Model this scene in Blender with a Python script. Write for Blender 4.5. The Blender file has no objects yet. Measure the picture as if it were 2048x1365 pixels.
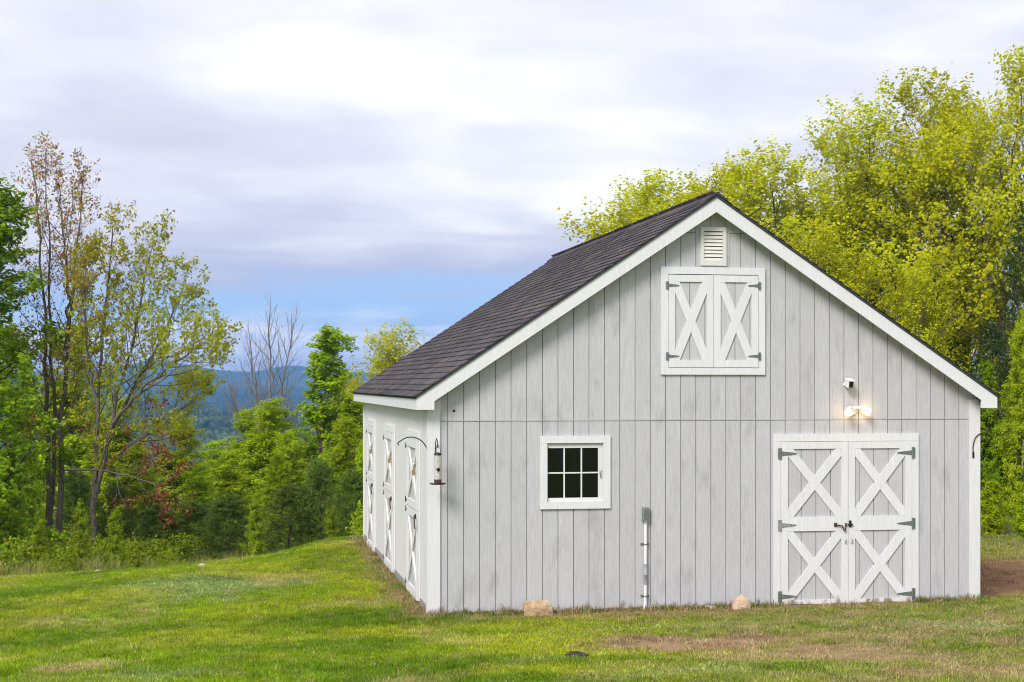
import bpy, bmesh, math, random
import numpy as np
from mathutils import Vector, Matrix

SC = bpy.context.scene
COL = SC.collection
R = math.radians

# ------------------------------------------------------------------ camera
FPX, PSI, CX, CY, CZ, HY = 3141.97, -0.176, -2.4305, -19.6834, 2.9124, 767.54
cam_d = bpy.data.cameras.new('camera')
cam = bpy.data.objects.new('camera', cam_d)
COL.objects.link(cam)
cam.location = (CX, CY, CZ)
cam.rotation_euler = (R(90), 0, PSI)
cam_d.sensor_width = 36.0
cam_d.lens = FPX / 2048 * 36
cam_d.shift_y = (HY - 682.5) / 2048
cam_d.clip_start = 0.1
cam_d.clip_end = 40000
SC.camera = cam

# ------------------------------------------------------------------ world, sun, exposure
SUN_AZ = R(221)      # compass bearing the light comes from (0 = +y, clockwise)
SUN_EL = R(40)
world = bpy.data.worlds.new('World')
SC.world = world
world.use_nodes = True


def build_world():
    nt = world.node_tree
    nt.nodes.clear()
    N = nt.nodes.new
    L = nt.links.new

    def math_(op, a, b=None, c=None, clamp=False):
        n = N('ShaderNodeMath'); n.operation = op; n.use_clamp = clamp
        for i, v in enumerate((a, b, c)):
            if v is None: continue
            if isinstance(v, (int, float)): n.inputs[i].default_value = v
            else: L(v, n.inputs[i])
        return n.outputs[0]

    def smooth(v, a, b):
        n = N('ShaderNodeMapRange'); n.interpolation_type = 'SMOOTHSTEP'
        L(v, n.inputs[0]); n.inputs[1].default_value = a; n.inputs[2].default_value = b
        return n.outputs[0]

    def mix(f, a, b):
        n = N('ShaderNodeMix'); n.data_type = 'RGBA'
        if isinstance(f, (int, float)): n.inputs[0].default_value = f
        else: L(f, n.inputs[0])
        for i, v in ((6, a), (7, b)):
            if isinstance(v, tuple): n.inputs[i].default_value = (*v, 1)
            else: L(v, n.inputs[i])
        return n.outputs[2]

    def noise(vec, scale, detail, rough, dist=0.0, w=None):
        n = N('ShaderNodeTexNoise'); n.noise_dimensions = '3D'
        L(vec, n.inputs['Vector']); n.inputs['Scale'].default_value = scale
        n.inputs['Detail'].default_value = detail; n.inputs['Roughness'].default_value = rough
        n.inputs['Distortion'].default_value = dist
        return n.outputs[0]

    sky = N('ShaderNodeTexSky'); sky.sky_type = 'NISHITA'; sky.sun_disc = False
    sky.sun_elevation = SUN_EL; sky.sun_rotation = SUN_AZ
    sky.air_density = 1.0; sky.dust_density = 0.6
    tc = N('ShaderNodeTexCoord')
    sep = N('ShaderNodeSeparateXYZ'); L(tc.outputs['Generated'], sep.inputs[0])
    z = math_('MAXIMUM', sep.outputs[2], 0.0)
    inv = math_('DIVIDE', 1.0, math_('ADD', z, 0.11))
    comb = N('ShaderNodeCombineXYZ')
    L(math_('MULTIPLY', sep.outputs[0], inv), comb.inputs[0])
    L(math_('MULTIPLY', sep.outputs[1], inv), comb.inputs[1])
    comb.inputs[2].default_value = 1.1
    mp0 = N('ShaderNodeMapping'); L(comb.outputs[0], mp0.inputs[0]); mp0.inputs[1].default_value = (0.72, -0.13, 0.0)
    v = mp0.outputs[0]
    big = noise(v, 0.70, 4.0, 0.45, 0.2)
    mapn = N('ShaderNodeMapping'); L(v, mapn.inputs[0]); mapn.inputs[1].default_value = (7.7, 3.3, 2.0)
    med = noise(mapn.outputs[0], 1.7, 7.0, 0.5, 0.3)
    tex = math_('ADD', math_('MULTIPLY', big, 0.62), math_('MULTIPLY', med, 0.38))
    ramp = N('ShaderNodeValToRGB'); L(tex, ramp.inputs[0])
    e = ramp.color_ramp.elements
    K = 8.7
    C = lambda r, g, b: (r * K, g * K, b * K)
    e[0].position = 0.35; e[0].color = (*C(.64, .645, .77), 1)
    e[1].position = 0.575; e[1].color = (*C(1.02, 1.02, 1.03), 1)
    m = e.new(0.44); m.color = (*C(.74, .745, .855), 1)
    m = e.new(0.51); m.color = (*C(.86, .87, .94), 1)
    # the underside of the deck darkens towards its far edge
    zz = math_('ADD', z, math_('MULTIPLY', math_('SUBTRACT', med, 0.5), 0.06))
    edge = smooth(zz, 0.055, 0.125)
    deck = mix(math_('SUBTRACT', 1.0, edge, clamp=True), ramp.outputs[0], C(.51, .535, .70))
    # open blue strip beyond the deck
    clear = mix(0.8, sky.outputs[0], C(.36, .58, .97))
    low = mix(smooth(zz, 0.018, 0.048), C(1.0, 1.01, 1.12), clear)
    final = mix(smooth(zz, 0.046, 0.078), low, deck)
    bg = N('ShaderNodeBackground'); L(final, bg.inputs[0]); bg.inputs[1].default_value = 0.055
    out = N('ShaderNodeOutputWorld'); L(bg.outputs[0], out.inputs[0])


build_world()
sun_d = bpy.data.lights.new('sun', 'SUN')
sun_d.energy = 1.5
sun_d.angle = R(22)
sun_d.color = (1.0, 0.965, 0.91)
sun = bpy.data.objects.new('sun', sun_d)
COL.objects.link(sun)
_sd = Vector((math.sin(SUN_AZ) * math.cos(SUN_EL), math.cos(SUN_AZ) * math.cos(SUN_EL), math.sin(SUN_EL)))
sun.rotation_euler = (-_sd).to_track_quat('-Z', 'Y').to_euler()
sun.location = (-20, -30, 40)
SC.view_settings.view_transform = 'Standard'
SC.view_settings.look = 'None'
SC.view_settings.gamma = 1.0
SC.view_settings.exposure = 1.27
SC.cycles.use_denoising = True
SC.cycles.filter_width = 1.0
SC.cycles.max_bounces = 6
SC.cycles.diffuse_bounces = 4
SC.cycles.glossy_bounces = 2
SC.cycles.transmission_bounces = 6

# ------------------------------------------------------------------ helpers
rng = np.random.default_rng(7)
random.seed(7)
_c, _s = math.cos(PSI), math.sin(PSI)


def at_depth(u, v, d):
    """photo pixel (2048 wide) and forward distance -> world point"""
    r = (u - 1024) / FPX * d
    return Vector((CX + r * _c - _s * d, CY + r * _s + _c * d, CZ - (v - HY) / FPX * d))


def on_front(u, v, Y=0.0):
    t = (u - 1024) / FPX; dy = Y - CY
    dx = (t * _c - _s) * dy / (_c + t * _s); w = -_s * dx + _c * dy
    return Vector((CX + dx, Y, CZ - (v - HY) / FPX * w))


def vnoise(x, y, seed=0):
    xi = np.floor(x).astype(np.int64); yi = np.floor(y).astype(np.int64)
    xf = x - xi; yf = y - yi
    xf = xf * xf * (3 - 2 * xf); yf = yf * yf * (3 - 2 * yf)

    def h(a, b):
        n = (a * 374761393 + b * 668265263 + seed * 1442695041) & 0x7fffffff
        n = ((n ^ (n >> 13)) * 1274126177) & 0x7fffffff
        n = n ^ (n >> 16)
        return (n & 0xffff) / 65535.0
    a = h(xi, yi); b = h(xi + 1, yi); c = h(xi, yi + 1); d = h(xi + 1, yi + 1)
    return (a * (1 - xf) + b * xf) * (1 - yf) + (c * (1 - xf) + d * xf) * yf


def fbm(x, y, scale, seed=0, octv=4):
    x = np.asarray(x, float) / scale; y = np.asarray(y, float) / scale
    s = 0; a = 0.5; tot = 0
    for i in range(octv):
        s = s + a * vnoise(x + 17.3 * i, y - 9.1 * i, seed + i); tot += a
        a *= 0.5; x = x * 2.03; y = y * 2.03
    return s / tot


def sstep(v, a, b):
    t = np.clip((np.asarray(v, float) - a) / (b - a), 0, 1)
    return t * t * (3 - 2 * t)


def tag(o, label=None, cat=None, group=None, kind=None):
    if label: o['label'] = label
    if cat: o['category'] = cat
    if group: o['group'] = group
    if kind: o['kind'] = kind
    return o


def link(name, data, parent=None, loc=None):
    o = bpy.data.objects.new(name, data)
    COL.objects.link(o)
    if parent is not None: o.parent = parent
    if loc is not None: o.location = loc
    return o


def np_mesh(name, V, quads=None, tris=None, attrs=None, smooth=False):
    """mesh from arrays; attrs: {name: (domain, type, array)}"""
    me = bpy.data.meshes.new(name)
    V = np.asarray(V, np.float32)
    nq = 0 if quads is None else len(quads); nt = 0 if tris is None else len(tris)
    me.vertices.add(len(V)); me.vertices.foreach_set('co', V.ravel())
    idx = []
    if nq: idx.append(np.asarray(quads, np.int32).ravel())
    if nt: idx.append(np.asarray(tris, np.int32).ravel())
    if idx:
        idx = np.concatenate(idx)
        me.loops.add(len(idx)); me.loops.foreach_set('vertex_index', idx)
        starts = np.concatenate([np.arange(nq) * 4, nq * 4 + np.arange(nt) * 3]).astype(np.int32)
        me.polygons.add(nq + nt); me.polygons.foreach_set('loop_start', starts)
        if smooth: me.polygons.foreach_set('use_smooth', np.ones(nq + nt, bool))
    me.update(calc_edges=True)
    for k, (dom, typ, arr) in (attrs or {}).items():
        a = me.attributes.new(k, typ, dom)
        key = 'value' if typ == 'FLOAT' else ('vector' if typ == 'FLOAT_VECTOR' else 'color')
        a.data.foreach_set(key, np.asarray(arr, np.float32).ravel())
    return me


class MB:
    """collects boxes, prisms, tubes and lathes; build() links them as one mesh object"""
    def __init__(s, fmap=None):
        s.v = []; s.f = []; s.sm = []; s.map = fmap

    def add(s, vs, fs, smooth=False):
        b = len(s.v)
        s.v += [tuple(s.map(*p)) if s.map else tuple(p) for p in vs]
        s.f += [tuple(b + i for i in f) for f in fs]
        s.sm += [smooth] * len(fs)
        return s

    def box(s, x0, x1, y0, y1, z0, z1):
        vs = [(x, y, z) for z in (z0, z1) for y in (y0, y1) for x in (x0, x1)]
        return s.add(vs, [(0, 2, 3, 1), (4, 5, 7, 6), (0, 1, 5, 4), (2, 6, 7, 3), (0, 4, 6, 2), (1, 3, 7, 5)])

    def bevbox(s, x0, x1, y0, y1, z0, z1, b):
        bm = bmesh.new()
        bmesh.ops.create_cube(bm, size=1)
        for v in bm.verts:
            v.co = Vector((x0 + (v.co.x + .5) * (x1 - x0), y0 + (v.co.y + .5) * (y1 - y0), z0 + (v.co.z + .5) * (z1 - z0)))
        bmesh.ops.bevel(bm, geom=list(bm.edges), offset=b, segments=2, affect='EDGES', profile=0.6)
        bm.verts.index_update()
        s.add([v.co[:] for v in bm.verts], [[v.index for v in f.verts] for f in bm.faces], False)
        bm.free()
        return s

    def prism(s, poly, d0, d1):
        """polygon in (a, z); extruded over depth d0..d1 -> local (a, d, z)"""
        n = len(poly)
        vs = [(a, d0, z) for a, z in poly] + [(a, d1, z) for a, z in poly]
        fs = [tuple(range(n)), tuple(range(2 * n - 1, n - 1, -1))]
        fs += [(i, (i + 1) % n, n + (i + 1) % n, n + i) for i in range(n)]
        return s.add(vs, fs)

    def tube(s, pts, rad, sides=8, caps=True):
        pts = [Vector(p) for p in pts]; n = len(pts)
        rr = rad if isinstance(rad, (list, tuple)) else [rad] * n
        vs = []; ref = None
        for i, p in enumerate(pts):
            t = (pts[min(i + 1, n - 1)] - pts[max(i - 1, 0)]).normalized()
            if ref is None: ref = Vector((0, 0, 1)) if abs(t.z) < .9 else Vector((1, 0, 0))
            a = t.cross(ref).normalized(); b = a.cross(t).normalized(); ref = b
            for k in range(sides):
                an = 2 * math.pi * k / sides
                vs.append(p + (a * math.cos(an) + b * math.sin(an)) * rr[i])
        fs = [(i * sides + k, i * sides + (k + 1) % sides, (i + 1) * sides + (k + 1) % sides, (i + 1) * sides + k)
              for i in range(n - 1) for k in range(sides)]
        s.add(vs, fs, True)
        if caps:
            s.add([vs[k] for k in range(sides)], [tuple(range(sides))])
            s.add([vs[(n - 1) * sides + k] for k in range(sides)], [tuple(range(sides))])
        return s

    def lathe(s, prof, cen, axis=(0, 0, 1), sides=20):
        ax = Vector(axis).normalized()
        ref = Vector((0, 0, 1)) if abs(ax.z) < .9 else Vector((1, 0, 0))
        a = ax.cross(ref).normalized(); b = ax.cross(a).normalized(); cen = Vector(cen)
        vs = [cen + ax * h + (a * math.cos(2 * math.pi * k / sides) + b * math.sin(2 * math.pi * k / sides)) * r
              for r, h in prof for k in range(sides)]
        n = len(prof)
        fs = [(i * sides + k, i * sides + (k + 1) % sides, (i + 1) * sides + (k + 1) % sides, (i + 1) * sides + k)
              for i in range(n - 1) for k in range(sides)]
        s.add(vs, fs, True)
        s.add(vs[:sides], [tuple(range(sides))]); s.add(vs[-sides:], [tuple(range(sides))])
        return s

    def mesh(s, name, mat):
        me = bpy.data.meshes.new(name)
        me.from_pydata(s.v, [], s.f)
        bm = bmesh.new(); bm.from_mesh(me)
        bmesh.ops.recalc_face_normals(bm, faces=bm.faces)
        bm.to_mesh(me); bm.free()
        me.polygons.foreach_set('use_smooth', s.sm)
        me.materials.append(mat)
        return me

    def build(s, name, mat, parent=None, loc=None):
        return link(name, s.mesh(name, mat), parent, loc)


# ------------------------------------------------------------------ materials
def new_mat(name):
    m = bpy.data.materials.new(name); m.use_nodes = True
    nt = m.node_tree
    p = nt.nodes['Principled BSDF']
    return m, nt, p


class NT:
    def __init__(s, nt): s.nt = nt

    def n(s, t, **kw):
        x = s.nt.nodes.new(t)
        for k, v in kw.items(): setattr(x, k, v)
        return x

    def l(s, a, b): s.nt.links.new(a, b)

    def set(s, sock, v):
        if isinstance(v, (int, float)): sock.default_value = v
        elif isinstance(v, tuple): sock.default_value = (*v, 1) if len(v) == 3 and sock.type == 'RGBA' else v
        else: s.l(v, sock)

    def mix(s, f, a, b, blend='MIX'):
        x = s.n('ShaderNodeMix', data_type='RGBA', blend_type=blend)
        s.set(x.inputs[0], f); s.set(x.inputs[6], a); s.set(x.inputs[7], b)
        return x.outputs[2]

    def m(s, op, a, b=0.0, clamp=False):
        x = s.n('ShaderNodeMath', operation=op, use_clamp=clamp)
        s.set(x.inputs[0], a); s.set(x.inputs[1], b)
        return x.outputs[0]

    def range(s, v, a, b, c=0.0, d=1.0):
        x = s.n('ShaderNodeMapRange', interpolation_type='SMOOTHSTEP')
        s.l(v, x.inputs[0])
        for i, q in enumerate((a, b, c, d)): x.inputs[1 + i].default_value = q
        return x.outputs[0]

    def pos(s, scale=(1, 1, 1)):
        g = s.n('ShaderNodeNewGeometry')
        mp = s.n('ShaderNodeMapping'); s.l(g.outputs['Position'], mp.inputs[0]); mp.inputs[3].default_value = scale
        return mp.outputs[0]

    def noise(s, vec, scale, detail=4.0, rough=0.55, dist=0.0):
        x = s.n('ShaderNodeTexNoise')
        if vec is not None: s.l(vec, x.inputs['Vector'])
        x.inputs['Scale'].default_value = scale; x.inputs['Detail'].default_value = detail
        x.inputs['Roughness'].default_value = rough; x.inputs['Distortion'].default_value = dist
        return x.outputs[0]

    def bump(s, h, strength, dist, p):
        b = s.n('ShaderNodeBump'); b.inputs['Strength'].default_value = strength; b.inputs['Distance'].default_value = dist
        s.l(h, b.inputs['Height']); s.l(b.outputs[0], p.inputs['Normal'])


def simple(name, col, rough=0.6, metal=0.0, var=0.12, scale=20.0, bump=0.0, spec=0.4):
    m, nt, p = new_mat(name); t = NT(nt)
    nz = t.noise(t.pos(), scale, 5)
    t.l(t.mix(t.range(nz, .3, .7), tuple(c * (1 - var) for c in col), tuple(min(1, c * (1 + var)) for c in col)), p.inputs['Base Color'])
    p.inputs['Roughness'].default_value = rough; p.inputs['Metallic'].default_value = metal
    p.inputs['Specular IOR Level'].default_value = spec
    if bump: t.bump(nz, bump, .004, p)
    return m


def painted_wood(name, col, grain_axis='z', stain=0.0, dark=(0.2, 0.19, 0.19), grain=0.5, splash=False):
    m, nt, p = new_mat(name); t = NT(nt)
    sc = (22, 22, 1.3)
    oi = t.n('ShaderNodeObjectInfo')
    off = t.n('ShaderNodeCombineXYZ'); t.l(t.m('MULTIPLY', oi.outputs['Random'], 37.0), off.inputs[2])
    add = t.n('ShaderNodeVectorMath', operation='ADD'); t.l(t.pos(sc), add.inputs[0]); t.l(off.outputs[0], add.inputs[1])
    g = t.noise(add.outputs[0], 3.0, 8, 0.62, 0.6)
    fine = t.noise(t.pos((160, 160, 5)), 1.0, 4, 0.6)
    saw = t.noise(t.pos((2.5, 2.5, 120)), 1.0, 3, 0.6)
    blot = t.noise(t.pos((3, 3, 1.1)), 1.3, 6, 0.6)
    c = t.mix(t.range(g, .38, .66), tuple(x * (1 - .16 * grain) for x in col), tuple(min(.95, x * (1 + .07 * grain)) for x in col))
    c = t.mix(t.m('MULTIPLY', t.range(fine, .56, .76), .22 * grain), c, dark)
    c = t.mix(t.m('MULTIPLY', t.range(saw, .57, .72), .16 * grain), c, dark)
    c = t.mix(t.m('MULTIPLY', t.range(blot, .52, .72), stain), c, tuple(x * .6 for x in col))
    rnd = t.m('MULTIPLY', oi.outputs['Random'], .16 * grain)
    c = t.mix(rnd, c, dark)
    if splash:
        gpos = t.n('ShaderNodeNewGeometry'); sx = t.n('ShaderNodeSeparateXYZ'); t.l(gpos.outputs['Position'], sx.inputs[0])
        hgt = t.range(sx.outputs[2], 0.02, 0.22, 1, 0)
        n2 = t.noise(t.pos((9, 9, 4)), 1.0, 6, 0.65)
        wear = t.range(t.m('ADD', t.m('MULTIPLY', hgt, .24), n2), .70, .84)
        c = t.mix(t.m('MULTIPLY', t.m('MULTIPLY', wear, hgt), .85), c, (0.24, 0.19, 0.15))
        dirt = t.m('MULTIPLY', t.range(sx.outputs[2], 0.0, 0.10, 1, 0), t.range(n2, .35, .7))
        c = t.mix(t.m('MULTIPLY', dirt, .55), c, (0.16, 0.12, 0.085))
    t.l(c, p.inputs['Base Color'])
    p.inputs['Roughness'].default_value = .62; p.inputs['Specular IOR Level'].default_value = .3
    hsum = t.m('ADD', t.m('MULTIPLY', g, .6), t.m('ADD', t.m('MULTIPLY', fine, .5), t.m('MULTIPLY', saw, .35)))
    t.bump(hsum, .55 * grain, .004, p)
    return m


M = {}
M['grey'] = painted_wood('grey_siding_paint', (0.52, 0.515, 0.54), stain=.55, grain=.6, splash=True)
M['groove'] = simple('siding_groove', (0.20, 0.195, 0.20), .8)
M['white'] = painted_wood('white_trim_paint', (0.71, 0.71, 0.725), stain=.12, dark=(.42, .41, .41), grain=.4, splash=True)
M['sidewhite'] = painted_wood('white_side_paint', (0.71, 0.70, 0.695), stain=.16, dark=(.40, .38, .36), grain=.45, splash=True)
M['doorgrey'] = painted_wood('door_panel_paint', (0.52, 0.515, 0.53), stain=.10, grain=.55)
M['vent'] = simple('vent_plastic', (0.66, 0.65, 0.62), .5, var=.05)
M['ventdark'] = simple('vent_shadow', (0.10, 0.09, 0.085), .9)
M['galv'] = simple('galvanised_steel', (0.20, 0.225, 0.22), .5, .6, .3, 60)
M['galv_light'] = simple('bright_zinc', (0.5, 0.51, 0.52), .38, .8, .3, 60)
M['rust'] = simple('rusty_iron', (0.10, 0.05, 0.035), .8, .2, .5, 80)
M['brass'] = simple('brass_padlock', (0.45, 0.30, 0.10), .4, .8)
M['blackiron'] = simple('black_iron', (0.02, 0.02, 0.024), .5, .3)
M['blackplastic'] = simple('black_plastic', (0.015, 0.015, 0.018), .35)
M['whiteplastic'] = simple('white_plastic', (0.78, 0.77, 0.75), .4, var=.04)
M['greyplastic'] = simple('grey_plastic', (0.30, 0.315, 0.34), .45, var=.08)
M['boxgrey'] = simple('grey_cast_metal', (0.22, 0.235, 0.225), .6, .3, .2, 40)
M['teal'] = simple('teal_padlock', (0.08, 0.30, 0.30), .4, .2)
M['drip'] = simple('dark_drip_edge', (0.035, 0.045, 0.045), .5, .2)
M['interior'] = simple('dark_interior', (0.03, 0.028, 0.026), .9)
M['weathered'] = simple('weathered_board', (0.28, 0.25, 0.22), .85, var=.3, scale=30)
M['pipe'] = simple('white_conduit', (0.74, 0.74, 0.75), .4, var=.06)
M['feeder_tube'] = simple('cloudy_tube_plastic', (0.50, 0.49, 0.45), .3, var=.2, scale=30)
M['wire'] = simple('screen_wire', (0.16, 0.16, 0.16), .6, .3)


def mat_glass():
    m, nt, p = new_mat('window_glass'); t = NT(nt)
    p.inputs['Base Color'].default_value = (.012, .014, .014, 1); p.inputs['Roughness'].default_value = .06
    p.inputs['Specular IOR Level'].default_value = .5
    p.inputs['Transmission Weight'].default_value = .85; p.inputs['IOR'].default_value = 1.45
    dust = t.noise(t.pos((6, 6, 3)), 1.4, 5, .6)
    t.l(t.range(dust, .4, .8, .05, .35), p.inputs['Roughness'])
    return m


M['glass'] = mat_glass()


def mat_shingle():
    m, nt, p = new_mat('asphalt_shingle'); t = NT(nt)
    oi = t.n('ShaderNodeObjectInfo')
    at = t.n('ShaderNodeAttribute'); at.attribute_name = 'tint'
    rnd = t.m('FRACT', t.m('ADD', oi.outputs['Random'], at.outputs['Fac']))
    ramp = t.n('ShaderNodeValToRGB'); t.l(rnd, ramp.inputs[0])
    e = ramp.color_ramp.elements
    e[0].position = 0; e[0].color = (.022, .019, .024, 1)
    e[1].position = 1; e[1].color = (.120, .085, .080, 1)
    q = e.new(.3); q.color = (.062, .046, .050, 1)
    q = e.new(.6); q.color = (.046, .044, .062, 1)
    q = e.new(.8); q.color = (.085, .062, .062, 1)
    gran = t.noise(t.pos(), 160, 2, .7)
    c = t.mix(t.m('MULTIPLY', t.range(gran, .45, .75), .45), ramp.outputs[0], (.085, .072, .072))
    # dark streaks that run down the slope
    st = t.noise(t.pos((.5, 1.3, .5)), 1.9, 5, .65)
    c = t.mix(t.m('MULTIPLY', t.range(st, .47, .62), .7), c, (.018, .018, .024))
    lich = t.noise(t.pos((5, 2.2, 5)), 2.2, 5, .8)
    c = t.mix(t.m('MULTIPLY', t.range(lich, .625, .65), .9), c, (.26, .25, .15))
    t.l(c, p.inputs['Base Color'])
    p.inputs['Roughness'].default_value = .78; p.inputs['Specular IOR Level'].default_value = .35
    t.bump(gran, .5, .003, p)
    return m


M['shingle'] = mat_shingle()


def mat_emit(name, col, s):
    m, nt, p = new_mat(name)
    p.inputs['Base Color'].default_value = (.9, .85, .7, 1)
    p.inputs['Emission Color'].default_value = (*col, 1); p.inputs['Emission Strength'].default_value = s
    return m


M['bulb'] = mat_emit('lit_bulb', (1.0, .60, .25), 5.0)


def mat_leaf(name, stops, trans=.35, rough=.5):
    m, nt, p = new_mat(name); t = NT(nt)
    at = t.n('ShaderNodeAttribute'); at.attribute_name = 'tint'
    oi = t.n('ShaderNodeObjectInfo')
    ramp = t.n('ShaderNodeValToRGB'); t.l(at.outputs['Fac'], ramp.inputs[0])
    e = ramp.color_ramp.elements
    e[0].position = 0; e[0].color = (*stops[0], 1); e[1].position = 1; e[1].color = (*stops[-1], 1)
    for i, c in enumerate(stops[1:-1]):
        q = e.new((i + 1) / (len(stops) - 1)); q.color = (*c, 1)
    hsv = t.n('ShaderNodeHueSaturation'); t.l(ramp.outputs[0], hsv.inputs['Color'])
    t.l(t.m('ADD', .492, t.m('MULTIPLY', oi.outputs['Random'], .016)), hsv.inputs['Hue'])
    t.l(t.m('ADD', .85, t.m('MULTIPLY', oi.outputs['Random'], .3)), hsv.inputs['Value'])
    col = hsv.outputs[0]
    t.l(col, p.inputs['Base Color']); p.inputs['Roughness'].default_value = rough
    p.inputs['Specular IOR Level'].default_value = .12
    tr = t.n('ShaderNodeBsdfTranslucent'); t.l(t.mix(.25, col, (.52, .52, .01)) if trans > .3 else col, tr.inputs[0])
    ms = t.n('ShaderNodeMixShader'); ms.inputs[0].default_value = trans
    t.l(p.outputs[0], ms.inputs[1]); t.l(tr.outputs[0], ms.inputs[2])
    t.l(ms.outputs[0], nt.nodes['Material Output'].inputs['Surface'])
    return m


M['leaf_yellow'] = mat_leaf('spring_yellow_leaf', [(.40, .46, .006), (.57, .595, .008), (.72, .67, .03)], .48)
M['leaf_green'] = mat_leaf('fresh_green_leaf', [(.19, .31, .005), (.30, .44, .007), (.42, .54, .012)], .47)
M['leaf_birch'] = mat_leaf('birch_leaf', [(.28, .42, .006), (.42, .56, .008), (.55, .63, .02)], .47)
M['leaf_deep'] = mat_leaf('deep_green_leaf', [(.13, .22, .005), (.21, .33, .006), (.32, .43, .012)], .44)
M['leaf_maple'] = mat_leaf('young_maple_leaf', [(.30, .39, .012), (.44, .50, .016), (.52, .44, .05)], .45)
M['leaf_rust'] = mat_leaf('rusty_maple_leaf', [(.30, .19, .05), (.38, .20, .085), (.34, .11, .06)], .38)
M['leaf_dry'] = mat_leaf('dry_fallen_leaf', [(.40, .24, .10), (.50, .30, .14), (.34, .18, .08)], .1)
M['leaf_red'] = mat_leaf('red_maple_leaf', [(.20, .05, .025), (.26, .08, .03), (.16, .04, .03)], .3)
M['needle_pine'] = mat_leaf('pine_needle', [(.075, .13, .018), (.125, .195, .026), (.22, .29, .04)], .25)
M['needle_spruce'] = mat_leaf('spruce_needle', [(.022, .050, .012), (.035, .07, .016), (.07, .11, .02)], .15)
M['leaf_weed'] = mat_leaf('weed_leaf', [(.18, .29, .008), (.29, .40, .012), (.44, .48, .04)], .42)
M['grass_tall'] = mat_leaf('tall_grass_blade', [(.19, .26, .03), (.36, .36, .09), (.55, .47, .24)], .3)
M['leaf_far'] = mat_leaf('far_woodland_leaf', [(.09, .15, .02), (.16, .22, .03), (.28, .30, .06)], .3)


def mat_bark(name, a, b, birch=False):
    m, nt, p = new_mat(name); t = NT(nt)
    n1 = t.noise(t.pos((14, 14, 3)), 2.0, 6, .65, .5)
    c = t.mix(t.range(n1, .35, .65), a, b)
    if birch:
        n2 = t.noise(t.pos((3, 3, 22)), 1.2, 4, .6)
        c = t.mix(t.range(n2, .58, .66), c, (.05, .045, .04))
    t.l(c, p.inputs['Base Color']); p.inputs['Roughness'].default_value = .85
    p.inputs['Specular IOR Level'].default_value = .2
    t.bump(n1, .8, .02, p)
    return m


M['bark'] = mat_bark('grey_brown_bark', (.085, .068, .056), (.20, .17, .145))
M['bark_dark'] = mat_bark('dark_bark', (.04, .032, .026), (.10, .082, .066))
M['bark_birch'] = mat_bark('birch_bark', (.40, .37, .33), (.60, .57, .52), True)
M['bark_bare'] = mat_bark('bleached_bark', (.16, .14, .13), (.30, .27, .25))


def mat_attr_ground(name, attr_type, rough=.9):
    m, nt, p = new_mat(name); t = NT(nt)
    at = t.n('ShaderNodeAttribute'); at.attribute_name = 'gcol'; at.attribute_type = attr_type
    return m, nt, p, t, at


def mat_ground():
    m, nt, p, t, at = mat_attr_ground('lawn_soil', 'GEOMETRY')
    nz = t.noise(t.pos(), 55, 5, .7)
    nz2 = t.noise(t.pos(), 9, 5, .65)
    c = t.mix(t.range(nz, .3, .7), t.mix(1.0, at.outputs['Color'], (.55, .52, .5), 'MULTIPLY'), t.mix(1.0, at.outputs['Color'], (1.25, 1.22, 1.2), 'MULTIPLY'))
    c = t.mix(t.m('MULTIPLY', t.range(nz2, .5, .75), .25), c, (.07, .055, .035))
    t.l(c, p.inputs['Base Color']); p.inputs['Roughness'].default_value = .95
    p.inputs['Specular IOR Level'].default_value = .1
    t.bump(t.m('ADD', nz, nz2), .9, .03, p)
    return m


def mat_blade():
    m, nt, p, t, at = mat_attr_ground('grass_blade', 'INSTANCER')
    tn = t.n('ShaderNodeAttribute'); tn.attribute_name = 'tint'
    c = t.mix(tn.outputs['Fac'], t.mix(1.0, at.outputs['Color'], (.62, .70, .7), 'MULTIPLY'), t.mix(1.0, at.outputs['Color'], (1.5, 1.35, 1.5), 'MULTIPLY'))
    t.l(c, p.inputs['Base Color']); p.inputs['Roughness'].default_value = .6
    p.inputs['Specular IOR Level'].default_value = .08
    tr = t.n('ShaderNodeBsdfTranslucent'); t.l(c, tr.inputs[0])
    ms = t.n('ShaderNodeMixShader'); ms.inputs[0].default_value = .3
    t.l(p.outputs[0], ms.inputs[1]); t.l(tr.outputs[0], ms.inputs[2])
    t.l(ms.outputs[0], nt.nodes['Material Output'].inputs['Surface'])
    return m


M['ground'] = mat_ground()
M['blade'] = mat_blade()


def mat_terrain():
    m, nt, p = new_mat('wooded_terrain'); t = NT(nt)
    n1 = t.noise(t.pos(), .012, 6, .6)
    n2 = t.noise(t.pos(), .10, 4, .6)
    n3 = t.noise(t.pos((1, 1, 1)), .0016, 4, .55)
    c = t.mix(t.range(n1, .35, .65), (.05, .085, .03), (.09, .13, .04))
    c = t.mix(t.m('MULTIPLY', t.range(n2, .4, .7), .5), c, (.03, .05, .02))
    c = t.mix(t.m('MULTIPLY', t.range(n3, .62, .68), .4), c, (.10, .14, .05))
    t.l(c, p.inputs['Base Color']); p.inputs['Roughness'].default_value = .95
    p.inputs['Specular IOR Level'].default_value = .05
    return m


M['terrain'] = mat_terrain()
M['stone_tan'] = None


def mat_stone(name, a, b, c_):
    m, nt, p = new_mat(name); t = NT(nt)
    n1 = t.noise(t.pos(), 9, 6, .65); n2 = t.noise(t.pos(), 70, 4, .7)
    c = t.mix(t.range(n1, .35, .65), a, b)
    c = t.mix(t.m('MULTIPLY', t.range(n2, .5, .7), .5), c, c_)
    t.l(c, p.inputs['Base Color']); p.inputs['Roughness'].default_value = .85
    t.bump(t.m('ADD', n1, n2), .7, .012, p)
    return m


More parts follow.
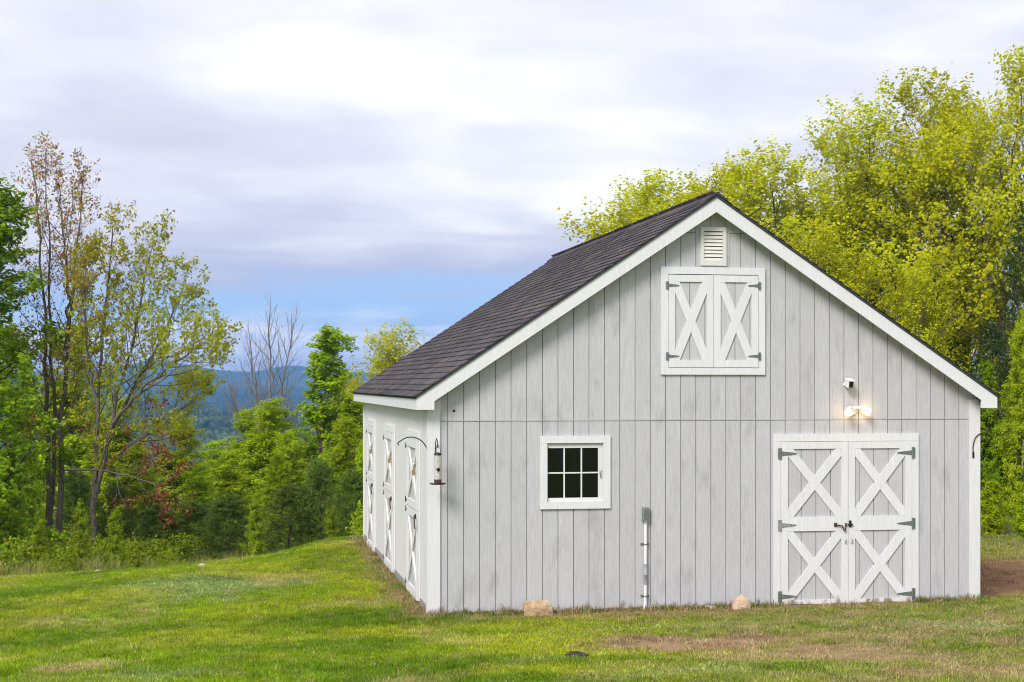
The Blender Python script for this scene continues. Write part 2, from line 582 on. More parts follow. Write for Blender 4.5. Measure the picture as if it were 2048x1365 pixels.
M['stone_tan'] = mat_stone('tan_granite', (.42, .27, .14), (.56, .43, .29), (.22, .15, .09))
M['stone_rose'] = mat_stone('rose_stone', (.40, .26, .16), (.60, .45, .32), (.5, .40, .33))
M['stone_pale'] = mat_stone('pale_stone', (.30, .28, .25), (.42, .40, .37), (.3, .28, .26))
M['dark_soil'] = mat_stone('dark_soil', (.025, .018, .013), (.05, .036, .026), (.012, .01, .008))

# ------------------------------------------------------------------ terrain
W, LN = 7.43, 9.85          # barn width (x) and length (y)


def big_drop(q):
    sq = .5 * ((q - 2.5) + np.sqrt((q - 2.5) ** 2 + 9.0))
    return 44.0 * (1 - np.exp(-.165 * sq / 44.0))


def ground_h(x, y, fine=True):
    x = np.asarray(x, float); y = np.asarray(y, float)
    q = -.6 * (x + 1.0) + .8 * (y - 6.0)
    h = -big_drop(q)
    # rise towards the photographer
    h = h + .064 * np.clip(-y, 0, 30) * sstep(-y, 0, 3.5)
    # lower to the left of the barn
    h = h - .035 * np.clip(-x - 2.0, 0, 60) * sstep(-x, 1, 6) * (1 - sstep(y, 4, 14))
    h = h + .06 * np.clip(-x - 4.0, 0, 6) * sstep(y, 8, 15) * (1 - sstep(y, 30, 60))
    # level pad under the barn
    dx = np.maximum(np.maximum(-x, x - W), 0); dy = np.maximum(np.maximum(-y, y - LN), 0)
    d = np.sqrt(dx * dx + dy * dy)
    pad = 1 - sstep(d, .10, 2.2)
    h = h * (1 - pad) + (-.012 + .004 * x) * pad
    if fine:
        h = h + (fbm(x, y, 2.2, 3) - .5) * .09 * sstep(d, .1, 1.2) + (fbm(x, y, .5, 5, 2) - .5) * .025 * sstep(d, .05, .4)
    # far hills
    rr = np.sqrt((x - CX) ** 2 + (y - CY) ** 2)
    th = np.arctan2(x - CX, y - CY)
    roll = (fbm(x, y, 700, 11) - .5) * 40 * sstep(rr, 250, 1200) * (1 - .7 * sstep(rr, 3600, 4600))
    h = h + roll
    mid = 24 * np.exp(-((rr - 3150 - 330 * np.sin(th * 7 + 1)) / 460) ** 2) * (.7 + .6 * fbm(th * 40, th * 0 + 2, 1.0, 21))
    ridge = (90 + 26 * (fbm(th * 14 + 3, th * 0 + 5, 1.0, 31, 5) - .5) + 38 * np.exp(-((th + .047) / .03) ** 2) + 24 * np.exp(-((th - .035) / .02) ** 2)) * np.exp(-((rr - 5400) / 600) ** 2)
    ridge2 = (44 + 26 * (fbm(th * 22 + 9, th * 0 + 8, 1.0, 37, 5) - .5)) * np.exp(-((rr - 4300) / 330) ** 2)
    return h + mid + ridge + ridge2


# patches of the lawn, read off the photograph: (u, v, half-width m, half-depth m, kind)
def pix_ground(u, v):
    d0 = 14.0
    for _ in range(40):
        p = at_depth(u, v, d0)
        g = float(ground_h(p.x, p.y, False))
        d0 += (p.z - g) * FPX / max(v - HY, 40) * .6
    p = at_depth(u, v, d0)
    return p.x, p.y


def lawn_colour(x, y):
    """per-point base colour and grass cover (0 = bare)"""
    x = np.asarray(x, float); y = np.asarray(y, float)
    n = len(x)
    green = np.array([.205, .325, .008]); yell = np.array([.37, .42, .022]); deep = np.array([.135, .245, .008])
    straw = np.array([.46, .37, .17]); clover = np.array([.28, .37, .12]); bare = np.array([.42, .29, .17])
    a = fbm(x, y, 2.6, 41); b = fbm(x + .5 * y, y * 2.5, 3.4, 43); c = fbm(x, y, .8, 47); c2 = fbm(x, y, .22, 48, 2)
    st = fbm((x * .35 + y * .94) * .4, (x * .94 - y * .35) * 3.0, 2.2, 53)
    col = green[None] * np.ones((n, 1))
    def blend(col, w, k): return col * (1 - w[:, None]) + k[None] * w[:, None]
    col = blend(col, sstep(a, .40, .66) * .85, yell)
    col = blend(col, sstep(st, .52, .70) * .55, yell)
    col = blend(col, sstep(b, .50, .64) * .9, deep)
    cover = np.ones(n)
    # dry patches to the right, in front of the doors
    right = sstep(x, .6, 4.0)
    dry = sstep(fbm(x, y * 1.9, .8, 61), .42, .60) * right * (1 - .6 * sstep(y, -1.1, -.2))
    col = blend(col, .55 * right, np.array([.175, .255, .022]))
    dry = dry * sstep(c2, .25, .6); col = blend(col, dry * .8, np.array([.42, .315, .17])); cover -= .5 * dry
    tw = sstep(fbm(x, y, 1.3, 67), .60, .74) * (1 - right) * .5 * sstep(c2, .2, .6)
    col = blend(col, tw, straw)
    for (u, v, rx, ry, k, s) in PATCH:
        px, py = PG[(u, v)]
        e = np.sqrt(((x - px) / rx) ** 2 + ((y - py) / ry) ** 2) + (c - .5) * 1.5 + (c2 - .5) * 1.1
        w = (1 - sstep(e, .55, 1.15)) * s
        if k == 'bare': col = blend(col, w, bare); cover -= .62 * w
        elif k == 'straw': col = blend(col, w, straw); cover -= .3 * w
        elif k == 'clover': col = blend(col, w, clover)
        elif k == 'deep': col = blend(col, w, deep)
        elif k == 'yell': col = blend(col, w, yell)
    # worn strip along the walls
    dx = np.maximum(np.maximum(-x, x - W), 0); dy = np.maximum(np.maximum(-y, y - LN), 0)
    dd = np.sqrt(dx * dx + dy * dy)
    wn = fbm(x, y, .6, 71)
    wside = .30 * (y > 0) * (x < 0) + (.26 + .26 * sstep(x, .8, 1.6) * (1 - sstep(x, 4.2, 4.9))) * (y <= 0)
    strip = 1 - sstep(dd + (wn - .5) * .5 + (c2 - .5) * .3, wside * .6, wside * 1.25)
    col = blend(col, strip * .9, np.array([.36, .26, .13])); cover -= .65 * strip
    # needle litter to the right of the barn
    mul = sstep(x + (wn - .5) * 2, W - .2, W + .3) * sstep(y + (wn - .5) * 1.2, -.1, .7) * (1 - sstep(y + (wn - .5) * 1.5, 4.0, 5.2))
    col = blend(col, mul, np.array([.29, .17, .10])); cover -= .86 * mul
    # woodland floor
    q = -.6 * (x + 1.0) + .8 * (y - 6.0)
    wood = np.maximum(sstep(q + (c - .5) * 1.5, 12.4, 13.4) * (x < 0.5), sstep(y + (c - .5) * 2, 8.2, 9.4) * (x > W))
    wood = np.maximum(wood, sstep(y, LN + 3, LN + 5) * (x >= .5))
    col = blend(col, wood * .85, np.array([.14, .12, .045])); cover -= .8 * wood
    return np.clip(col, 0, 1), np.clip(cover, 0, 1)


PATCH = [(1400, 1290, 1.05, .95, 'bare', .95), (1310, 1300, .5, .5, 'bare', .6), (1640, 1300, .9, .45, 'bare', .75), (1880, 1342, .9, .4, 'bare', .7),
         (1730, 1318, .7, .35, 'bare', .7), (1490, 1318, .6, .5, 'straw', .7), (2020, 1290, .5, .5, 'bare', .6), (1850, 1272, .5, .4, 'bare', .6),
         (1930, 1255, .55, .5, 'clover', .8), (1380, 1345, .7, .3, 'clover', .5), (430, 1172, 1.2, 2.2, 'clover', .8), (300, 1190, .9, 1.4, 'clover', .5),
         (540, 1158, .5, 1.0, 'straw', .6), (690, 1187, .3, .5, 'yell', .8), (310, 1350, .6, .5, 'clover', .5), (130, 1345, .5, .4, 'straw', .7), (200, 1200, 1.3, 1.2, 'yell', .6),
         (700, 1290, 1.2, .8, 'deep', .6), (900, 1270, 1.2, .5, 'deep', .7), (600, 1130, 2.0, 1.8, 'yell', .8), (1560, 1240, 1.2, .5, 'deep', .4),
         (680, 1120, .8, 1.5, 'deep', .6), (400, 1280, 1.2, .8, 'yell', .5), (995, 1335, .22, .16, 'bare', .9), (1100, 1340, 1.0, .5, 'yell', .7)]
PG = {(p[0], p[1]): pix_ground(p[0], p[1]) for p in PATCH}


def build_ground():
    xs = np.concatenate([np.arange(-34, -12, .4), np.arange(-12, 12, .11), np.arange(12, 30.1, .4)])
    ys = np.concatenate([np.arange(-24, -9, .4), np.arange(-9, 13, .11), np.arange(13, 34.1, .3)])
    X, Y = np.meshgrid(xs, ys); x = X.ravel(); y = Y.ravel()
    z = ground_h(x, y)
    nx = len(xs); ny = len(ys)
    i = np.arange(nx * ny).reshape(ny, nx)
    q = np.stack([i[:-1, :-1], i[:-1, 1:], i[1:, 1:], i[1:, :-1]], -1).reshape(-1, 4)
    col, cov = lawn_colour(x, y)
    me = np_mesh('lawn', np.stack([x, y, z], 1), q, attrs={'gcol': ('POINT', 'FLOAT_COLOR', np.concatenate([col, np.ones((len(x), 1))], 1))}, smooth=True)
    me.materials.append(M['ground'])
    o = link('lawn', me); tag(o, kind='structure')
    # everything beyond, one sheet out to the horizon
    rr = np.concatenate([[0.5], np.geomspace(6, 6600, 160)])
    th = np.concatenate([np.linspace(-math.pi, -.55, 60)[:-1], np.linspace(-.55, .62, 420), np.linspace(.62, math.pi, 60)[1:]])
    RR, TH = np.meshgrid(rr, th, indexing='ij')
    x = CX + (RR * np.sin(TH)).ravel(); y = CY + (RR * np.cos(TH)).ravel()
    z = ground_h(x, y, False)
    inside = (x > -34.5) & (x < 30.5) & (y > -24.5) & (y < 34.5)
    z = z - np.where(inside, .8, .05)
    nr = len(rr); nt = len(th)
    i = np.arange(nr * nt).reshape(nr, nt)
    q = np.stack([i[:-1, :-1], i[1:, :-1], i[1:, 1:], i[:-1, 1:]], -1).reshape(-1, 4)[:, ::-1]
    global Z_TOP
    Z_TOP = max(float(z.max()), 14.0)
    me = np_mesh('terrain', np.stack([x, y, z], 1), q, smooth=True)
    me.materials.append(M['terrain'])
    tag(link('terrain', me), kind='structure')


build_ground()

# ------------------------------------------------------------------ barn
XR = W / 2                    # ridge
SL = .664                     # roof slope
def z_t(x): return 5.315 - SL * abs(x - XR)      # top edge of the rake boards
YF, YB = -.20, 10.15          # faces of the front and back rake boards
XE = -.175                    # face of the eave fascia (left); mirrored on the right
G = .2032
G0 = .2452


def clip_poly(poly, a, b, c):
    """keep a*x + b*z <= c"""
    out = []
    for i, p in enumerate(poly):
        q = poly[(i + 1) % len(poly)]
        dp = a * p[0] + b * p[1] - c; dq = a * q[0] + b * q[1] - c
        if dp <= 0: out.append(p)
        if dp * dq < 0:
            t = dp / (dp - dq); out.append((p[0] + (q[0] - p[0]) * t, p[1] + (q[1] - p[1]) * t))
    return out


def rect(a0, a1, z0, z1): return [(a0, z0), (a1, z0), (a1, z1), (a0, z1)]


FRONT = lambda a, d, z: (a, -d, z)            # wall coordinate, depth outwards, height
SIDE = lambda a, d, z: (-d, a, z)

barn = link('barn', None)
tag(barn, 'pale grey board-sided gable barn with white X-braced doors and dark shingle roof', 'barn')

WIN = (1.50, 2.28, 1.38, 2.175)               # window opening


def build_walls():
    # front wall: a backing sheet with the window cut out, and a board between each pair of grooves
    mb = MB(FRONT)
    wx0, wx1, wz0, wz1 = WIN
    top = lambda x: z_t(x) - .06
    D0, D1 = -.10, -.009
    mb.prism([(0.02, 0), (wx0, 0), (wx0, top(wx0)), (0.02, top(0.02))], D0, D1)
    mb.prism(rect(wx0, wx1, 0, wz0), D0, D1)
    mb.prism([(wx0, wz1), (wx1, wz1), (wx1, top(wx1)), (wx0, top(wx0))], D0, D1)
    mb.prism([(wx1, 0), (W - .02, 0), (W - .02, top(W - .02)), (XR, top(XR)), (wx1, top(wx1))], D0, D1)
    fw = mb.build('front_wall', M['groove'], barn)
    edges = [.02] + [G0 + k * G for k in range(0, 36)]
    edges = [e for e in edges if e < W - .05] + [W - .02]
    gw = .0046
    for k in range(len(edges) - 1):
        a0 = edges[k] + gw; a1 = edges[k + 1] - gw
        for (z0, z1) in ((.015, 2.434), (2.447, 4.868), (4.876, 5.6)):
            jit = random.uniform(-.0012, .0012)
            pieces = [rect(a0, a1, z0 + (random.uniform(-.008, .01) if z0 < .1 else 0), z1)]
            if a1 > wx0 and a0 < wx1 and z0 < wz0 and z1 > wz1:
                pieces = []
                lo, hi = max(a0, wx0), min(a1, wx1)
                pieces.append(rect(lo, hi, z0, wz0)); pieces.append(rect(lo, hi, wz1, z1))
                if a0 < wx0: pieces.append(rect(a0, wx0, z0, z1))
                if a1 > wx1: pieces.append(rect(wx1, a1, z0, z1))
            whole = len(pieces) == 2
            mb = MB(FRONT); ok = False
            for pc in pieces:
                pc = clip_poly(pc, -SL, 1, 5.315 - .08 - SL * XR)
                pc = clip_poly(pc, SL, 1, 5.315 - .08 + SL * XR) if len(pc) > 2 else pc
                if len(pc) > 2:
                    mb.prism(pc, -.0088, jit); ok = True
                    if whole:
                        mb.build('board', M['grey'], fw); mb = MB(FRONT); ok = False
            if ok: mb.build('board', M['grey'], fw)
    # flashing strip at the sheet joint
    MB(FRONT).box(.147, W - .137, -.004, .007, 2.4355, 2.4455).build('flashing_strip', M['grey'], barn)
    # left wall
    lw = MB(SIDE).prism(rect(.10, LN, 0, 2.70), -.10, -.008).build('side_wall', M['groove'], barn)
    mb = MB(SIDE)
    for k in range(49):
        a0 = .10 + k * G + .004; a1 = min(.10 + (k + 1) * G - .004, LN - .01)
        if a1 > a0: mb.prism(rect(a0, a1, .05, 2.66), -.0078, random.uniform(-.001, .0012))
    mb.build('side_siding', M['sidewhite'], lw)
    MB(SIDE).box(.12, LN - .12, .0012, .016, -.12, .10).build('skirt_board', M['weathered'], lw)
    # right and back walls
    MB().box(W - .10, W - .002, .10, LN, 0, 2.70).build('side_wall', M['grey'], barn)
    MB(lambda a, d, z: (a, LN + d, z)).prism([(.1, 0), (W - .1, 0), (W - .1, z_t(W - .1) - .06), (XR, z_t(XR) - .06), (.1, z_t(.1) - .06)], -.10, 0).build('back_wall', M['grey'], barn)
    MB().box(.1, W - .1, .1, LN - .1, -.1, .0).build('inner_floor', M['interior'], barn)
    # corner boards
    for x0, x1 in ((0.0, .147), (W - .137, W)):
        MB(FRONT).box(x0, x1, .0035, .024, -.01, 2.70).build('corner_board', M['white'], barn)
    MB(SIDE).box(-.0235, .115, .0, .02, -.01, 2.66).build('corner_board', M['white'], barn)
    MB(SIDE).box(LN - .12, LN, .002, .02, -.06, 2.66).build('corner_board', M['white'], barn)
    MB().box(W + .001, W + .02, -.0235, .12, -.01, 2.66).build('corner_board', M['white'], barn)
    # small round hole
    MB(FRONT).lathe([(.014, -.002), (.017, .004), (.012, .006)], (.325, 0, 2.568), (0, 1, 0), 14).build('cable_plug', M['blackplastic'], barn)


def build_roof():
    rf = link('roof', None, barn)
    dk = .03
    # deck slabs
    for s in (-1, 1):
        xa = XE - .015 if s < 0 else W - XE + .015
        poly = [(xa, z_t(xa)), (XR, z_t(XR)), (XR, z_t(XR) + dk), (xa, z_t(xa) + dk)]
        MB(lambda a, d, z: (a, d, z)).prism(poly, YF - .006, YB + .006).build('deck', M['interior'], rf)
    # rake boards front and back, with boxed tails
    for yy0, yy1 in ((YF, YF + .03), (YB - .03, YB)):
        for s in (-1, 1):
            f = (lambda a: a) if s < 0 else (lambda a: W - a)
            h = .19
            poly = [(f(XE), 2.585), (f(.05), 2.585), (f(.05), z_t(.05) - h), (XR, z_t(XR) - h), (XR, z_t(XR) - .001), (f(XE), z_t(XE) - .001)]
            MB(lambda a, d, z: (a, d, z)).prism(poly, yy0, yy1).build('rake_board', M['white'], rf)
            # sloping soffit behind the rake board
            ys, ye = (yy1 + .001, .0) if yy0 < 0 else (LN, yy0 - .001)
            poly = [(f(.05), z_t(.05) - .10), (XR, z_t(XR) - .10), (XR, z_t(XR) - .08), (f(.05), z_t(.05) - .08)]
            MB(lambda a, d, z: (a, d, z)).prism(poly, ys, ye).build('rake_soffit', M['white'], rf)
    for s in (-1, 1):
        f = (lambda a: a) if s < 0 else (lambda a: W - a)
        xa, xb = sorted((f(XE), f(XE + .025)))
        MB().box(xa, xb, YF + .031, YB - .031, 2.583, z_t(XE) - .002).build('eave_fascia', M['white'], rf)
        xa, xb = sorted((f(XE + .026), f(.0 - .002)))
        MB().box(xa, xb, YF + .031, YB - .031, 2.60, 2.615).build('eave_soffit', M['white'], rf)
        # dark drip edge along the rake
        poly = [(f(XE - .016), z_t(XE - .016) + .002), (XR, z_t(XR) + .002), (XR, z_t(XR) + dk - .004), (f(XE - .016), z_t(XE - .016) + dk - .004)]
        MB(lambda a, d, z: (a, d, z)).prism(poly, YF - .018, YF - .0065).build('drip_edge', M['drip'], rf)
    # shingles
    sn = math.sqrt(1 + SL * SL); ux, uz = 1 / sn, SL / sn          # up-slope unit (left slope)
    expo, tabw, th = .140, .305, .012
    x_e = XE - .035
    slope_len = (XR - x_e) * sn
    nc = int(slope_len / expo) + 1

    def tab_local(w):
        # local: a along y, b up-slope, n normal; a thin wedge
        bt, tp = th + .004, .002
        return [(0, 0, .001), (w, 0, .001), (w, expo * 1.25, .0005), (0, expo * 1.25, .0005), (0, 0, bt), (w, 0, bt), (w, expo * 1.25, tp), (0, expo * 1.25, tp)]
    FC = [(0, 3, 2, 1), (4, 5, 6, 7), (0, 1, 5, 4), (2, 3, 7, 6), (1, 2, 6, 5), (0, 4, 7, 3)]
    z_e = z_t(x_e) + dk + .001
    me = bpy.data.meshes.new('shingle')
    me.from_pydata([(x, y, z) for x, y, z in tab_local(tabw - .006)], [], FC); me.materials.append(M['shingle'])
    basis = Matrix(((0, ux, -uz, 0), (1, 0, 0, 0), (0, uz, ux, 0), (0, 0, 0, 1)))
    cells = []
    y0, y1 = YF - .022, YB + .022
    for c in range(nc):
        off = (c * .5 % 1) * tabw + random.uniform(-.03, .03)
        k = -1
        while True:
            a0 = y0 - off + (k + 1) * tabw; k += 1
            a1 = a0 + tabw - .006
            if a0 > y1: break
            a0c, a1c = max(a0, y0), min(a1, y1)
            if a1c - a0c < .03: continue
            cells.append((c, a0c, a1c - a0c))
    def pos(c, a): return Vector((x_e + ux * expo * c, a, z_e + uz * expo * c + random.uniform(0, .0015)))
    def size(cell):
        c, a, w = cell
        p = Vector((x_e + ux * expo * c, a, z_e + uz * expo * c)) - cam.location
        full = abs(w - (tabw - .006)) < 1e-4
        return (1.0 if full else 0) / (p.length ** 2 - .25 * (c * expo) * 0)
    cells.sort(key=size, reverse=True)
    near, rest = cells[:300], cells[300:]
    left = link('left_slope', None, rf)
    for c, a, w in near:
        o = link('shingle', me, rf)
        o.matrix_local = Matrix.Translation(pos(c, a)) @ basis
    vs = []; fs = []; tints = []
    def emit(c, a, w, mirror=False):
        b = len(vs); p = pos(c, a)
        for q in tab_local(w):
            v = p + (basis.to_3x3() @ Vector(q))
            vs.append((W - v.x, v.y, v.z) if mirror else v[:])
        for f in FC:
            fs.append([b + i for i in (f[::-1] if mirror else f)])
        tints.extend([random.random()] * 6)
    for c, a, w in rest: emit(c, a, w)
    def joined(name):
        m2 = np_mesh(name, vs, fs, attrs={'tint': ('FACE', 'FLOAT', tints)}); m2.materials.append(M['shingle'])
        o = link(name, m2, rf); tag(o, kind='stuff')
    joined('shingles')
    vs.clear(); fs.clear(); tints.clear()
    for c, a, w in cells: emit(c, a, w, True)
    joined('shingles')
    bpy.data.objects.remove(left)
    # ridge vent with cap shingles
    zr = z_t(XR) + dk
    n = 34; seg = (YB - YF + .06) / n
    for i in range(n):
        a = YF - .03 + i * seg
        lift = random.uniform(0, .004)
        w_ = .15
        poly = [(XR - w_, zr - w_ * SL + .012), (XR, zr + .010), (XR + w_, zr - w_ * SL + .012), (XR + w_, zr - w_ * SL + .034 + lift), (XR + .03, zr + .024 + lift), (XR, zr + .036 + lift), (XR - .03, zr + .024 + lift), (XR - w_, zr - w_ * SL + .034 + lift)]
        MB(lambda aa, d, z: (aa, d, z)).prism(poly, a, a + seg + .0).build('cap_shingle', M['shingle'], rf)


def brace(mb, a0, a1, z0, z1, w, up, d0, d1):
    p, q = ((a0, z0), (a1, z1)) if up else ((a0, z1), (a1, z0))
    dx, dz = q[0] - p[0], q[1] - p[1]; L = math.hypot(dx, dz); nx, nz = -dz / L * w / 2, dx / L * w / 2
    e = .3
    p = (p[0] - dx * e, p[1] - dz * e); q = (q[0] + dx * e, q[1] + dz * e)
    poly = [(p[0] + nx, p[1] + nz), (q[0] + nx, q[1] + nz), (q[0] - nx, q[1] - nz), (p[0] - nx, p[1] - nz)]
    for k in ((-1, 0, -a0), (1, 0, a1), (0, -1, -z0), (0, 1, z1)): poly = clip_poly(poly, *k)
    mb.prism(poly, d0, d1)


def hinge(fmap, a, z, sgn, parent, mat, d, s=1.0):
    mb = MB(fmap)
    a0, a1 = sorted((a, a - sgn * .034 * s))
    mb.box(a0, a1, d, d + .007, z - .062 * s, z + .062 * s)
    mb.tube([(a, d + .008, z - .066 * s), (a, d + .008, z + .066 * s)], .008 * s, 8)
    L = .19 * s
    pts = [(a, z - .028 * s), (a + sgn * L * .55, z - .016 * s), (a + sgn * L, z - .004 * s), (a + sgn * L, z + .006 * s), (a + sgn * L * .55, z + .016 * s), (a, z + .028 * s)]
    mb.prism(pts, d + .001, d + .0075)
    return mb.build('hinge', mat, parent)


def door_leaf(name, fmap, a0, a1, z0, z1, rails, sw, d, braces, bw, parent, panel_mat, groove0=None, trim='white', proud=.02):
    """a leaf of vertical boards with rails, stiles and crossed braces nailed on; rails: list of (z0, z1)"""
    root = MB(fmap).box(a0 + .003, a1 - .003, d, d + .006, z0 + .004, z1 - .003).build(name, M['groove'], parent)
    e = [a0 + .004]
    g = groove0 if groove0 is not None else a0 + .1
    while g < a1 - .02:
        if g > a0 + .03: e.append(g)
        g += G
    e.append(a1 - .004)
    for i in range(len(e) - 1):
        MB(fmap).box(e[i] + .005, e[i + 1] - .005, d + .0062, d + .013, z0 + .006, z1 - .005).build('board', panel_mat, root)
    t0 = d + .0135; t1 = t0 + proud
    mt = M[trim]
    for s0, s1 in ((a0 + .002, a0 + sw), (a1 - sw, a1 - .002)):
        MB(fmap).box(s0, s1, t0, t1, z0, z1).build('stile', mt, root)
    for r0, r1 in rails:
        MB(fmap).box(a0 + sw + .0004, a1 - sw - .0004, t0, t1 - .0015, r0, r1).build('rail', mt, root)
    for b0, b1 in braces:
        for k, up in enumerate((False, True)):
            mb = MB(fmap); brace(mb, a0 + sw + .0006, a1 - sw - .0006, b0 + .0006, b1 - .0006, bw, up, t0 + .0002, t1 - (.004 if k == 0 else .0025))
            mb.build('brace', mt, root)
    return root


def casing(fmap, a0, a1, z0, z1, w, d0, d1, parent, bottom=True, name='casing_board', w_bottom=None):
    MB(fmap).box(a0, a1, d0, d1, z1 - w, z1).build(name, M['white'], parent)
    wb = w_bottom or w
    zb = z0 + wb if bottom else z0
    MB(fmap).box(a0, a0 + w, d0, d1 - .0015, zb, z1 - w - .001).build(name, M['white'], parent)
    MB(fmap).box(a1 - w, a1, d0, d1 - .0015, zb, z1 - w - .001).build(name, M['white'], parent)
    if bottom: MB(fmap).box(a0, a1, d0, d1 - .001, z0, z0 + wb - .001).build(name, M['white'], parent)


def build_doors():
    # hayloft shutters
    hd = link('hayloft_door', None, barn)
    casing(FRONT, 3.022, 4.430, 3.028, 4.425, .093, .0035, .030, hd)
    for nm, a0, a1 in (('shutter', 3.118, 3.727), ('shutter', 3.729, 4.334)):
        lf = door_leaf(nm, FRONT, a0, a1, 3.122, 4.322, [], .092, .003, [], .105, hd, M['doorgrey'], groove0=a0 + .09)
        # level 3 is reached here, so rails and braces join the shutter's parent door
        for r0, r1 in ((4.232, 4.320), (3.124, 3.214)):
            MB(FRONT).box(a0 + .0924, a1 - .0924, .0165, .0350, r0, r1).build('rail', M['white'], hd)
        for k, up in enumerate((False, True)):
            mb = MB(FRONT); brace(mb, a0 + .0926, a1 - .0926, 3.2146, 4.2314, .11, up, .0167, .0325 + .0015 * k); mb.build('brace', M['white'], hd)
    for a, z, s in ((3.113, 4.185, 1), (4.340, 4.19, -1), (3.113, 3.268, 1), (4.340, 3.27, -1)):
        hinge(FRONT, a, z, s, hd, M['galv'], .0366, .78)
    # big double door
    casing(FRONT, 4.544, 6.567, .0, 2.25, .098, .0035, .030, barn, bottom=False, name='door_casing')
    for a0, a1, g in ((4.645, 5.571, 4.725), (5.574, 6.468, 5.735)):
        lf = door_leaf('barn_door', FRONT, a0, a1, .012, 2.148, [(2.054, 2.147), (.972, 1.158), (.014, .068)], .092, .004, [(.0685, .9715), (1.1585, 2.0535)], .118, barn, M['doorgrey'], groove0=g)
        left = a0 < 5
        for z, mt in ((1.995, 'galv'), (1.056, 'galv_light' if left else 'galv'), (.12, 'galv')):
            hinge(FRONT, 4.641 if left else 6.472, z, 1 if left else -1, lf, M[mt], .0376, 1.12)
        if left:
            mb = MB(FRONT).box(5.375, 5.415, .038, .046, 1.025, 1.078).tube([(5.395, .055, 1.048), (5.44, .06, 1.045), (5.48, .066, 1.035), (5.498, .07, 1.0), (5.503, .07, .972)], .009, 8)
            mb.tube([(5.503, .07, .985), (5.515, .07, .968), (5.522, .066, 1.0), (5.522, .06, 1.045), (5.545, .056, 1.048)], .008, 8)
            mb.build('hasp', M['rust'], lf)
            MB(FRONT).box(5.524, 5.552, .038, .05, 1.03, 1.075).build('latch_plate', M['galv'], lf)
        else:
            mb = MB(FRONT).box(5.583, 5.612, .038, .052, 1.018, 1.105).tube([(5.56, .06, 1.052), (5.628, .06, 1.052)], .011, 8)
            mb.build('bolt', M['blackiron'], lf)
        hx = 5.529 if left else 5.617
        MB(FRONT).tube([(hx, .037, .885), (hx, .06, .878), (hx, .064, .845), (hx, .06, .812), (hx, .037, .805)], .006, 8).build('pull_handle', M['galv_light'], lf)
    # three split stable doors on the long wall
    for i, (c0, c1) in enumerate(((.72, 2.38), (3.97, 5.67), (7.27, 8.95))):
        zb = (.02, .0, -.03)[i]
        sd = link('stable_door', None, barn)
        casing(SIDE, c0 + .08, c1 - .08, zb + .04, 2.27, .105, .0035, .032, sd, bottom=False)
        a0, a1 = c0 + .19, c1 - .19
        for nm, z0, z1, rr, bb in (('upper_leaf', 1.235, 2.16, [(2.05, 2.158), (1.237, 1.34)], (1.3406, 2.0494)), ('lower_leaf', zb + .03, 1.225, [(1.115, 1.223), (zb + .032, zb + .15)], (zb + .1506, 1.1144))):
            lf = door_leaf(nm, SIDE, a0, a1, z0, z1, [], .095, .004, [], .11, sd, M['doorgrey'], groove0=a0 + .12, trim='sidewhite', proud=.028)
            for r0, r1 in rr: MB(SIDE).box(a0 + .0955, a1 - .0955, .0177, .044, r0, r1).build('rail', M['sidewhite'], sd)
            for k, up in enumerate((False, True)):
                mb = MB(SIDE); brace(mb, a0 + .096, a1 - .096, bb[0], bb[1], .105, up, .0178, .040 + .0015 * k); mb.build('brace', M['sidewhite'], sd)
        for z in (2.05, 1.30, 1.17, zb + .14):
            hinge(SIDE, a1 + .002, z, -1, sd, M['galv'] if z != 1.30 or i != 0 else M['rust'], .046, .62)
        # latch with a long handle, padlock on the upper leaf
        MB(SIDE).box(a0 + .03, a0 + .075, .046, .062, 1.13, 1.19).tube([(a0 + .05, .07, 1.17), (a0 - .02, .078, 1.165), (a0 - .03, .078, 1.08), (a0 - .028, .07, 1.0)], .009, 8).build('latch', M['rust'], sd)
        MB(SIDE).box(a0 + .02, a0 + .08, .046, .058, 1.84, 1.885).tube([(a0 + .05, .062, 1.86), (a0 + .05, .085, 1.85), (a0 + .05, .085, 1.80), (a0 + .05, .062, 1.79)], .006, 6).build('hasp', M['galv_light'], sd)
        MB(SIDE).bevbox(a0 + .02, a0 + .07, .066, .098, 1.70, 1.775, .006).build('padlock', M['brass'], sd)
    # gable vent
    gv = link('gable_vent', None, barn)
    fr = .05
    for bx in ((3.552, 3.903, 4.446 + .498 - fr, 4.944), (3.552, 3.903, 4.446, 4.446 + fr + .015), (3.552, 3.552 + fr, 4.4465 + fr + .015, 4.943 - fr), (3.903 - fr, 3.903, 4.4465 + fr + .015, 4.943 - fr)):
        MB(FRONT).box(bx[0], bx[1], .0035, .030 if bx[1] - bx[0] > .2 else .0285, bx[2], bx[3]).build('vent_frame', M['vent'], gv)
    MB(FRONT).box(3.5, 3.95, .0022, .006, 4.43, 4.96).build('vent_flange', M['grey'], gv)
    MB(FRONT).box(3.60, 3.855, .0062, .0072, 4.51, 4.90).build('vent_backing', M['ventdark'], gv)
    n = 8
    for i in range(n):
        zc = 4.514 + (i) * (.382 / n)
        MB(FRONT).prism([(3.603, zc), (3.852, zc), (3.852, zc + .033), (3.603, zc + .033)], .008, .012).build('slat', M['vent'], gv)
        MB(FRONT).add([(3.603, .026, zc - .002), (3.852, .026, zc - .002), (3.852, .0125, zc + .034), (3.603, .0125, zc + .034), (3.603, .022, zc - .006), (3.852, .022, zc - .006)],
                      [(0, 1, 2, 3), (0, 4, 5, 1), (4, 3, 2, 5), (0, 3, 4), (1, 5, 2)]).build('slat', M['vent'], gv)
    # window
    wn = link('window', None, barn)
    casing(FRONT, 1.429, 2.351, 1.308, 2.244, .093, .0035, .028, wn)
    wx0, wx1, wz0, wz1 = WIN
